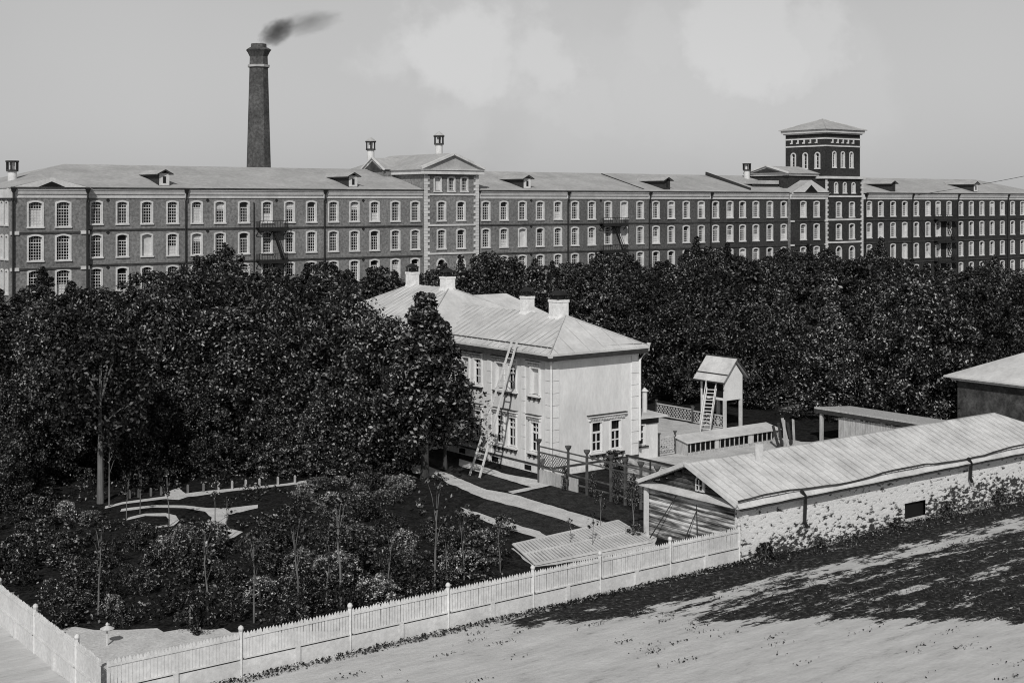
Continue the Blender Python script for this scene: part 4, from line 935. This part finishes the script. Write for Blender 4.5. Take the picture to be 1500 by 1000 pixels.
# ================================================================== VEGETATION
def leaf_mesh(name, C, Nrm, size, mat, rng, aspect=.55):
    """one small bent leaf-spray (two triangles) per centre"""
    n = len(C); d = rng.normal(size=(n,3)); d /= np.linalg.norm(d, axis=1)[:,None]
    nn = Nrm + d*.9; nn /= np.linalg.norm(nn, axis=1)[:,None]
    t = np.cross(nn, rng.normal(size=(n,3))); t /= np.linalg.norm(t, axis=1)[:,None]; b = np.cross(nn, t)
    s = size*rng.uniform(.6, 1.35, n)[:,None]
    v = np.empty((n,4,3)); v[:,0] = C-t*s; v[:,1] = C-b*s*aspect+nn*s*.15; v[:,2] = C+t*s; v[:,3] = C+b*s*aspect+nn*s*.15
    me = bpy.data.meshes.new(name); me.vertices.add(4*n); me.vertices.foreach_set('co', v.reshape(-1))
    me.loops.add(4*n); me.loops.foreach_set('vertex_index', np.arange(4*n, dtype=np.int32))
    me.polygons.add(n); me.polygons.foreach_set('loop_start', np.arange(0, 4*n, 4, dtype=np.int32)); me.polygons.foreach_set('loop_total', np.full(n, 4, dtype=np.int32))
    me.materials.append(MAT[mat]); me.update(calc_edges=True); return me
def crown_points(rng, n, H, rad, z0, shape, nclump=46):
    """leaf centres gathered in clumps over an uneven crown"""
    cl = []
    while len(cl) < nclump:
        t = rng.uniform(0, 1)**.85; z = z0+(H-z0)*t
        if shape == 'round': prof = math.sqrt(max(0, 1-(2*t-.85)**2/1.36))
        elif shape == 'cone': prof = (1-t)**.85*1.0+.05
        else: prof = math.sqrt(max(0, 1-(2*t-1)**2))*.75+.2*(1-t)
        a = rng.uniform(0, 2*math.pi); q = rad*prof*rng.uniform(.35, 1.08)
        cr = rng.uniform(.42, 1.0)*(.72 if shape == 'cone' else 1.0)*(1-.35*t)*rad/3.4
        cl.append((q*math.cos(a), q*math.sin(a), min(z, H-cr*.6), cr))
    cl = np.array(cl); w = cl[:,3]**2; k = rng.choice(len(cl), n, p=w/w.sum()); c = cl[k]
    d = rng.normal(size=(n,3)); d /= np.linalg.norm(d, axis=1)[:,None]; d[:,2] = np.where(rng.uniform(size=n) < .35, np.abs(d[:,2]), d[:,2])
    r = rng.uniform(.15, 1.25, n)**.7
    P = c[:,:3]+d*(c[:,3]*r)[:,None]*np.array([.92,.92,1.0])
    ns = int(n*.16); t = rng.uniform(0, 1, ns); a = rng.uniform(0, 2*math.pi, ns)        # sprays between the clumps, over the whole uneven crown
    if shape == 'round': pr = np.sqrt(np.maximum(0, 1-(2*t-.85)**2/1.36))
    elif shape == 'cone': pr = (1-t)**.85+.05
    else: pr = np.sqrt(np.maximum(0, 1-(2*t-1)**2))*.75+.2*(1-t)
    ph = rng.uniform(0, 6, 3); lump = 1+.14*np.sin(3*a+ph[0]+4*t)+.11*np.sin(5*a-9*t+ph[1])+.10*np.sin(17*t+2*a+ph[2])
    q = rad*pr*lump*(1-.55*rng.uniform(0, 1, ns)**1.6)*1.04
    P[:ns] = np.stack([q*np.cos(a), q*np.sin(a), z0+(H-z0)*t*(.93+.05*lump)], 1); d[:ns] = np.stack([np.cos(a)*.8, np.sin(a)*.8, (t-.35)*1.6], 1)
    return P, d, cl
def trunk_mesh(name, rng, H, z0, rad, cl, r0=.2, mat='bark', limbs=9):
    m = MB(); lean = rng.uniform(-.25,.25,2); top = (lean[0], lean[1], H*.82)
    m.tube([(0,0,-.1),(lean[0]*.2,lean[1]*.2,z0*.6),(lean[0]*.6,lean[1]*.6,H*.5),top], [r0*1.25, r0, r0*.6, r0*.15], 8)
    for c in cl[rng.choice(len(cl), min(limbs, len(cl)), replace=False)]:
        zb = max(z0*.7, min(c[2]-1.2, H*.6)); f = zb/(H*.82); p0 = Vector((lean[0]*f, lean[1]*f, zb)); p1 = Vector(c[:3]); mid = p0.lerp(p1, .5)+Vector((0,0,.25))
        m.tube([p0, mid, p1], [r0*.42, r0*.25, r0*.07], 5, cap=False)
    return m.mesh(name, mat)
PROTO = []
def proto(seed, H, rad, z0, shape, n, size, mat, nclump=46, r0=.2, bark='bark', limbs=9):
    rng = np.random.default_rng(seed); P, d, cl = crown_points(rng, n, H, rad, z0, shape, nclump)
    return dict(H=H, rad=rad, crown=leaf_mesh('crown', P, d, size, mat, rng), trunk=trunk_mesh('trunk', rng, H, z0, rad, cl, r0, bark, limbs))
big = [proto(20+i, 10, 3.5, 1.2, 'round' if i % 3 else ('oval','cone')[i // 3 % 2], 14000, .15, ('leaves','leaves','leaves_dark','leaves_pale','leaves')[i % 5], 62) for i in range(7)]
near = [proto(50+i, 10, 3.5, .7, ('round','cone','oval')[i], 30000, .105, ('leaves','leaves_pale','leaves')[i % 3], 85) for i in range(3)]
pk0 = proto(93, 12, 2.9, 1.8, 'cone', 12000, .15, 'leaves', 60); pk1 = proto(94, 12, 2.5, 1.8, 'cone', 11000, .15, 'leaves_dark', 50)
def tree(name, label, x, y, h, p, wide=1.0, group=None, cat='tree', rz=None, rnd=random):
    o = thing(name, label, cat, (x, y, 0), group); s = h/p['H']; sx_ = s*wide
    for part in ('trunk', 'crown'):
        q = bpy.data.objects.new(part, p[part]); COL.objects.link(q); q.parent = o
    o.scale = (sx_, sx_, s); o.rotation_euler = (0, 0, rnd.uniform(0, 6.28) if rz is None else rz); return o
SKY_L = [(-80,445),(0,440),(60,405),(105,415),(170,445),(195,425),(220,400),(260,392),(320,368),(360,372),(400,400),(440,392),(480,386),(510,400),(540,392),(575,400),(600,402),(640,402)]
SKY_R = [(640,395),(665,385),(700,378),(760,384),(800,395),(850,392),(900,372),(920,372),(945,398),(975,388),(1000,368),(1018,348),(1030,352),(1060,370),(1100,385),(1150,372),(1180,362),(1210,368),(1250,372),(1290,352),(1310,362),(1335,388),(1365,402),(1400,398),(1450,388),(1500,404),(1600,400)]
def lerp_tab(T, x):
    for (a, ya), (b_, yb) in zip(T[:-1], T[1:]):
        if a <= x <= b_: return ya+(yb-ya)*(x-a)/(b_-a)
    return T[-1][1]
def to_px(x, y):
    t = F[0]*x+F[1]*y; r = R[0]*x+R[1]*y; return 750+FP*r/t, t
rt = random.Random(11)
def blocked(x, y, m=2.6):
    if y > 174.5 or x < 14: return True
    for a, b_, c, d in ((46.5,67,62,92.5),(59,78,50,82),(16,48,40,67),(44,62,50,66)):
        if a-m < x < b_+m and c-m < y < d+m: return True
    return False
spots = []
def scatter(n, px0, px1, t0, t1, gap, tmin=None, keep=spots):
    out = []; tries = 0
    while len(out) < n and tries < n*60:
        tries += 1; t = math.sqrt(rt.uniform(t0*t0, t1*t1)); px = rt.uniform(px0, px1)
        if tmin and t < tmin(px): continue
        x = F[0]*t+R[0]*(px-750)/FP*t; y = F[1]*t+R[1]*(px-750)/FP*t
        if blocked(x, y): continue
        if any((x-a)**2+(y-b_)**2 < gap*gap for a, b_ in keep): continue
        keep.append((x, y)); out.append((x, y))
    return out
def cap_h(x, y, tab, lo, hi, wid=3.2):
    px, t = to_px(x, y); w_ = wid*FP/t*.55
    ymax = max(lerp_tab(tab, max(tab[0][0], min(tab[-1][0], px+k*w_))) for k in (-.7, 0, .7)) if True else 0
    yl = lerp_tab(tab, max(tab[0][0], min(tab[-1][0], px))); ymax = (ymax+yl)/2
    z = HC-(ymax-296)*t/FP; return min(rt.uniform(lo, hi), z+rt.choice((rt.uniform(-1.6, -.3), rt.uniform(-.2, .9))))*rt.choice((1,1,.86))
GL = 'trees of the garden and park to the left of the white house'; GR = 'trees of the park between the house and the factory'
for x, y in scatter(120, -70, 585, 84, 172, 5.2, tmin=lambda px: 86 if px < 470 else 90):
    h = cap_h(x, y, SKY_L, 9.3, 11.6)
    if h < 4.2: continue
    t = to_px(x, y)[1]; p = rt.choice(near if t < 108 else big+[pk0, pk0, pk1])
    if p in (pk0, pk1): h *= 1.09
    tree('leafy_tree', 'dense dark leafy tree in the wooded park left of the white house', x, y, h, p, rt.uniform(.95, 1.2)*min(1.5, 10/h), GL, rnd=rt)
for x, y in scatter(230, 640, 1570, 100, 226, 5.2, tmin=lambda px: 112 if px < 1100 else (104 if px < 1330 else 100)):
    h = cap_h(x, y, SKY_R, 8.8, 11.5)
    if h < 4.0: continue
    t = to_px(x, y)[1]; p = rt.choice(near if t < 118 else big+[pk0, pk0, pk1])
    if p in (pk0, pk1): h *= 1.09
    tree('leafy_tree', 'dense dark leafy tree in the wooded park behind and right of the white house', x, y, h, p, rt.uniform(.9, 1.15)*min(1.5, 10/h), GR, rnd=rt)
# the slim tree before the house, the tree reaching over its shoulder, peaked trees by the factory
cone = proto(90, 11, 3.1, 2.3, 'cone', 27000, .115, 'leaves', 95, .2)
gx, gy_ = ground(622, 702); tree('conical_tree', 'tall pointed dark tree standing in front of the white house beside the garden path', gx, gy_, 11.3, cone, 1.16, cat='tree', rz=.4)
gx, gy_ = ground(660, 690); tree('conical_tree', 'shorter pointed tree touching the left front corner eave of the white house', gx, gy_+.6, 9.3, proto(91, 11, 2.8, 2.0, 'cone', 24000, .115, 'leaves', 80, .16), .95, rz=1.4)
gx, gy_ = ground(560, 694); tree('leafy_tree', 'broad dark tree left of the pointed tree at the edge of the garden lawn', gx, gy_, 9.6, near[0], 1.05, rz=2.0)
gx, gy_ = ground(512, 668); tree('leafy_tree', 'tall dark tree hiding the far left end of the white house roof', gx, gy_, 11.2, near[2], 1.0, rz=1.0)
gx, gy_ = ground(147, 737); tree('forked_tree', 'dark tree with a tall pale forked trunk behind the round garden walk', gx, gy_, 9.6, proto(92, 10, 3.0, 4.2, 'round', 13000, .13, 'leaves', 40, .17, 'pale_bark'), 1.0, rz=.3)
pk = pk0
for px, t, h, lb in ((1020, 196, 12.0, 'tall peaked tree rising against the factory between the fire escape and the tower'), (320, 150, 11.3, 'tall peaked tree rising against the left part of the factory'), (1290, 205, 11.6, 'peaked tree rising against the factory just right of the tower')):
    x = F[0]*t+R[0]*(px-750)/FP*t; y = F[1]*t+R[1]*(px-750)/FP*t
    if y > 174: y = 174
    tree('peaked_tree', lb, x, y, h, pk, 1.0, rnd=rt)
for i, (px, t, h) in enumerate(((-25,80,7.0),(18,79,6.0),(62,82,7.5),(100,86,8.0),(-5,74,4.5))):
    x = F[0]*t+R[0]*(px-750)/FP*t; y = F[1]*t+R[1]*(px-750)/FP*t
    tree('leafy_tree', 'small bushy tree at the left edge of the garden in front of the wooded mass', x, y, h, near[(0,2)[i % 2]], 1.05, 'small trees at the left edge of the garden', rnd=rt)
# shrubs
shr = [proto(120+i, 2.4, 1.35, .15, 'round', 2600, .085, ('leaves','leaves_pale','flowers','leaves')[i % 4], 22, .05, 'bark', 6) for i in range(4)]
GS = 'shrubs in the garden inside the picket fence'
sp2 = []
def free(x, y):
    return not (x < 17.9 or y < 45.6 or (x > 46 and y < 52))
walks = [ground(a, b_) for a, b_ in ((154,742),(200,736),(240,730),(290,722),(340,716),(400,710),(176,747),(224,741),(270,742),(305,750),(320,768),(356,778),(332,786),(377,741),(345,742),(213,756),(250,760),(230,771),(262,725),(300,734),(420,712),(450,712))]
n = 0; tr_ = 0
while n < 105 and tr_ < 4000:
    tr_ += 1; px = rt.uniform(-30, 745); py = rt.uniform(700, 925)
    x, y = ground(px, py)
    if not free(x, y) or any((x-a)**2+(y-b_)**2 < 1.4**2 for a, b_ in sp2): continue
    if py < 800 and any((x-a)**2+(y-b_)**2 < 2.7**2 for a, b_ in walks): continue
    if 590 < px and py < 780: continue
    if 745 < py < 800 and 100 < px < 420 and rt.random() < .45: continue
    sp2.append((x, y)); n += 1
    i = rt.randrange(4); p = shr[i]; hh = rt.uniform(.8, 1.75) if py > 800 else rt.uniform(.7, 1.3)
    tree('shrub', ('dark leafy garden shrub inside the picket fence','paler leafy garden shrub inside the picket fence','light flowering garden shrub inside the picket fence','dark leafy garden shrub inside the picket fence')[i], x, y, hh, p, rt.uniform(.9, 1.5), GS, 'shrub', rnd=rt)
for i, (px, py, h) in enumerate(((205,712,6.2),(300,704,5.4),(470,703,5.8),(395,700,5.0))):
    x, y = ground(px, py-8)
    tree('leafy_tree', ('low leafy tree behind the row of dull stakes','low leafy tree behind the diamond shaped widening of the walk','low leafy tree above the oval flower bed','low leafy tree behind the row of pale stakes')[i], x, y, h, near[(0,2,1,2)[i]], 1.1, rnd=rt)
for k in range(34):
    px = 130+k*13.6+rt.uniform(-5,5); x, y = ground(px, rt.uniform(686, 700)); i = (0,1,3)[k % 3]
    tree('shrub', 'leafy shrub in the belt along the foot of the wooded mass', x, y, rt.uniform(1.4, 2.7), shr[i], rt.uniform(.9, 1.3), 'shrubs along the edge of the trees', 'shrub', rnd=rt)
for k in range(13):   # the oval flowering hedge
    a = k/13*2*math.pi; x0_, y0_ = ground(520, 722); tree('hedge_shrub', 'low pale flowering shrub of the oval bed in the middle of the garden', x0_+3.0*math.cos(a)*1.1, y0_+2.0*math.sin(a)*1.2, rt.uniform(.5,.75), shr[2], 1.9, 'shrubs of the oval flower bed', 'shrub', rnd=rt)
lbl = ('shrub at the foot of the white corner board of the log gable', 'shrub at the corner of the rubble wall where the fence ends', 'weedy bush at the foot of the rubble wall below the first waterspout', 'weedy bush left of the opening in the rubble wall', 'weedy bush right of the opening in the rubble wall', 'bushy weeds at the far right of the rubble wall', 'plant at the windows of the white house gable wall behind the trellis')
for (x, y, h), l in zip(((46.6,50.9,.7),(48.6,43.9,.8),(52.5,43.9,.5),(58.6,43.9,.55),(63.2,43.9,.8),(68.0,43.9,.9),(57.2,64.5,1.2)), lbl): tree('bush', l, x, y, h, shr[0], 1.2, None, 'shrub', rnd=rt)
# saplings with thin bare stems
sap = [proto(140+i, 4.5, .75, 2.6, 'round', 420, .09, 'leaves_pale', 9, .04, 'pale_bark', 5) for i in range(3)]
for i, (px, py, h) in enumerate(((438,905,4.6),(500,893,5.0),(478,890,3.0),(568,878,3.2),(607,866,2.6),(637,869,5.2),(680,850,3.4),(655,857,2.2),(305,915,4.2),(372,912,3.8),(144,900,4.0),(733,838,2.4),(185,760,2.6),(205,752,2.6),(248,770,3.0),(315,768,2.4),(332,790,2.2),(868,802,1.7),(929,786,2.8),(160,742,4.4),(880,775,2.0),(835,800,1.4))):
    x, y = ground(px, py)
    tree('sapling', 'thin young tree with a bare pale stem in the garden near the picket fence' if py > 795 else 'thin young tree with a bare pale stem beside the garden walks', x, y, h, sap[i % 3], 1.0, 'saplings in the garden', 'sapling', rnd=rt)
# climbing plants on the trellis
for i, y in enumerate((61.6, 59.0, 57.0, 55.6, 53.8, 52.8)):
    tree('climbing_plant', 'sparse climbing plant on a post of the dark trellis', 50.8, y, rt.uniform(1.3, 1.9), shr[3], .32, 'plants climbing the trellis', 'plant', rnd=rt)
# stakes along the upper garden walk
for i, px in enumerate((320, 340, 360, 380, 407, 432, 190, 203, 221, 236, 275, 298)):
    x, y = ground(px, 716+(340-px)*.09); m = MB(); m.box(x-.05, x+.05, y-.05, y+.05, 0, .45); m.hull([(x-.05,y-.05,.45),(x+.05,y-.05,.45),(x+.05,y+.05,.45),(x-.05,y+.05,.45),(x,y,.52)], [(0,1,4),(1,2,4),(2,3,4),(3,0,4)])
    single('stake', m, 'grey_boards' if i < 6 else 'pale_bark', 'short %s stake in the row along the upper garden walk' % ('pale' if i < 6 else 'dull'), 'stake', (x, y, 0), 'stakes along the garden walk')
# garden lamp-like white post cap by the near shrubs, and a white bench slab
x, y = ground(157, 945); m = MB(); m.tube([(x,y,0),(x,y,.62)], .04, 8); m.tube([(x,y,z) for z in (.62,.66,.72,.78)], [.24,.27,.15,.03], 12); m.tube([(x,y,.78),(x,y,.83),(x,y,.89)], [.05,.065,.02], 8)
single('garden_post', m, 'fence_paint', 'white mushroom capped garden post in the dark undergrowth at the lower left', 'post', (x, y, 0))
x, y = ground(248, 803); m = MB(); m.box(x-.5, x+.5, y-.2, y+.2, .4, .46); m.box(x-.42, x-.34, y-.18, y+.18, 0, .399); m.box(x+.34, x+.42, y-.18, y+.18, 0, .399)
single('bench', m, 'white_trim', 'small white backless bench below the round garden walk', 'bench', (x, y, 0))
# low leafy ground cover of the garden, and rough grass outside
def cover(name, pts, size, mat, label, up=.5):
    rng = np.random.default_rng(len(pts)); P = np.array(pts); Nn = np.tile([0,0,1.0], (len(P),1))+rng.normal(size=(len(P),3))*up
    me = leaf_mesh(name, P, Nn, size, mat, rng); o = bpy.data.objects.new(name, me); COL.objects.link(o); tag(o, label, 'ground cover', kind='stuff')
wl = np.array(walks); pts = []
A_ = rt
clumps = [(rt.uniform(17.5,52), rt.uniform(45,84), rt.uniform(.3,1.0)) for _ in range(700)]
def on_walk(x, y, r): return bool((((wl-np.array([x,y]))**2).sum(1) < r*r).any())
for cx_, cy_, cr in clumps:
    px, t = to_px(cx_, cy_); py = 296+HC*FP/t
    if on_walk(cx_, cy_, 1.3) or F[0]*cx_+F[1]*cy_ < 54.5 or px > 740 or (px > 590 and py < 790) or (cx_ > 46 and cy_ < 66): continue
    k = int(70*cr)
    for _ in range(k):
        a = rt.uniform(0, 6.28); q = cr*math.sqrt(rt.random()); pts.append((cx_+q*math.cos(a), cy_+q*math.sin(a), .03+rt.random()*.35*cr))
cover('undergrowth', pts, .085, 'leaves', 'low leafy undergrowth and flower beds covering the dark garden soil')
pts = []
for _ in range(3200):
    x = rt.uniform(46.5, 76); q = rt.random()**2.2; pts.append((x, 44.1-q*1.3, .03+rt.random()*(.1+.008*(x-46)**1.1)*(1-q)))
for _ in range(3000):
    x = rt.uniform(17, 48); q = rt.random()**2; pts.append((x, 44.2-q*.5, .02+rt.random()*.12))
cover('weeds', pts, .06, 'leaves_pale', 'weeds and rough grass along the foot of the rubble wall and fence')
pts = []
for _ in range(260):
    cx_, cy_ = rt.uniform(20, 62), rt.uniform(22, 43.3)
    for _ in range(rt.randrange(3, 26)): pts.append((cx_+rt.gauss(0,.35), cy_+rt.gauss(0,.12), .02+rt.random()*.06))
pts = [q for q in pts if q[1] < 44]
cover('weeds', pts, .05, 'leaves', 'sparse low weeds on the pale ground before the fence')
# rough grass on the slope before the rubble wall
rng = np.random.default_rng(77); n = 26000
X_ = rng.uniform(36, 84, n); Y_ = rng.uniform(16, 43.6, n); Tt = F[0]*X_+F[1]*Y_
def vnoise(x, y): return np.sin(x*.55+1.3*np.sin(y*1.9))*np.sin(y*1.45+1.1*np.sin(x*.37)) + .5*np.sin(x*1.7+y*3.1)*np.sin(y*2.9-x*.8)
keep = (Tt > 54.8) & (vnoise(X_, Y_) > .0) & ~((Y_ > 40.2) & (Y_ < 41.7)) & ((Tt-55) + (X_-44)*.35 > 1.2)
X_, Y_ = X_[keep], Y_[keep]; k = len(X_); P = np.stack([X_, Y_, rng.uniform(.02, .13, k)], 1)
me = leaf_mesh('rough_grass', P, np.stack([rng.normal(size=k), rng.normal(size=k), np.full(k,.7)], 1), .075, 'grass_blades', rng, .3)
o = bpy.data.objects.new('rough_grass', me); COL.objects.link(o); tag(o, 'tufts of rough dark grass on the trampled ground before the rubble wall', 'grass', kind='stuff')
# ================================================================== CAMERA, SKY, SUN
cam = bpy.data.cameras.new('camera'); co = bpy.data.objects.new('camera', cam); COL.objects.link(co)
co.location = (0, 0, HC); co.rotation_euler = (math.pi/2, 0, -math.atan2(F[0], F[1])); cam.lens = FP/1500*36; cam.sensor_width = 36; cam.shift_y = -204/1500
cam.clip_start = .5; cam.clip_end = 3000; sc.camera = co
EL, AZ = math.radians(37), None
sd_ = Vector((-.70, -.714, 0)).normalized(); sdir = Vector((sd_.x*math.cos(EL), sd_.y*math.cos(EL), math.sin(EL)))
sl = bpy.data.lights.new('sun', 'SUN'); sl.energy = 2.95; sl.angle = math.radians(.5); sl.color = (1, .985, .96); so = bpy.data.objects.new('sun', sl); COL.objects.link(so)
so.rotation_euler = (-sdir).to_track_quat('-Z', 'Y').to_euler()
wd = bpy.data.worlds.new('World'); sc.world = wd; wd.use_nodes = True; nt = wd.node_tree; bg = nt.nodes['Background']
sky = nt.nodes.new('ShaderNodeTexSky'); sky.sky_type = 'NISHITA'; sky.sun_disc = False; sky.sun_elevation = EL; sky.sun_rotation = math.atan2(sdir.x, sdir.y)
sky.dust_density = 2.5; sky.air_density = 1.0
bw = nt.nodes.new('ShaderNodeRGBToBW'); nt.links.new(sky.outputs[0], bw.inputs[0])
tc = nt.nodes.new('ShaderNodeTexCoord'); gen = tc.outputs['Generated']
n_w = nt.nodes.new('ShaderNodeTexNoise'); n_w.inputs['Scale'].default_value = 17; n_w.inputs['Detail'].default_value = 7; n_w.inputs['Roughness'].default_value = .62; nt.links.new(gen, n_w.inputs['Vector'])
def sdirv(px, py):
    d = Vector((F[0]+R[0]*(px-750)/FP, F[1]+R[1]*(px-750)/FP, (296-py)/FP)); return d.normalized()
total = None
for px, py, rad, wgt in ((665,75,.036,1.0),(640,70,.03,1),(700,95,.028,.9),(575,95,.022,.6),(800,105,.030,.8),(790,150,.03,.45),(840,150,.03,.35),(1090,55,.045,.9),(1050,40,.03,.9),(1190,50,.028,.7),(1140,70,.035,.7),(955,60,.03,.4),(670,190,.03,.3),(1000,110,.06,.3),(1150,140,.08,.25),(880,180,.08,.22)):
    v = nt.nodes.new('ShaderNodeVectorMath'); v.operation = 'DISTANCE'; nt.links.new(gen, v.inputs[0]); v.inputs[1].default_value = sdirv(px, py)
    q = mul(nt, mul(nt, n_w.outputs[0], .11), v.outputs['Value'], 'ADD')
    mr = nt.nodes.new('ShaderNodeMapRange'); mr.interpolation_type = 'SMOOTHSTEP'; nt.links.new(q, mr.inputs[0])
    mr.inputs[1].default_value = rad+.068; mr.inputs[2].default_value = rad*.86+.046; mr.inputs[3].default_value = 0; mr.inputs[4].default_value = wgt
    total = mr.outputs[0] if total is None else mul(nt, total, mr.outputs[0], 'MAXIMUM')
n3 = nt.nodes.new('ShaderNodeTexNoise'); n3.inputs['Scale'].default_value = 2.2; n3.inputs['Detail'].default_value = 4; nt.links.new(gen, n3.inputs['Vector'])
veil = ramp(nt, n3.outputs[0], [(.3, .94), (.7, 1.06)])
SKYG = (4.05, .34)   # base veil of thin cloud over the clear sky, mixed with it
base_ = mul(nt, mul(nt, bw.outputs[0], SKYG[1]), SKYG[0], 'ADD')
sz = nt.nodes.new('ShaderNodeSeparateXYZ'); nt.links.new(gen, sz.inputs[0])
base_ = mul(nt, base_, ramp(nt, sz.outputs['Z'], [(0.0, 1.0), (0.16, .93), (0.35, .5), (0.8, .26)]))
val = mul(nt, mul(nt, base_, veil), mul(nt, mul(nt, total, .19), 1.0, 'ADD'))
nt.links.new(val, bg.inputs['Color']); bg.inputs['Strength'].default_value = .1
sc.view_settings.view_transform = 'Standard'; sc.view_settings.look = 'None'; sc.view_settings.exposure = 0; sc.view_settings.gamma = 1
cy = sc.cycles; cy.max_bounces = 4; cy.diffuse_bounces = 2; cy.glossy_bounces = 2; cy.transparent_max_bounces = 4; cy.volume_bounces = 0; cy.pixel_filter_type = 'BLACKMAN_HARRIS'; cy.filter_width = 1.1; cy.use_denoising = True
try: cy.volume_max_steps = 64; cy.volume_step_rate = 3
except Exception: pass
for o in bpy.data.objects:
    if '_w' in o: del o['_w']
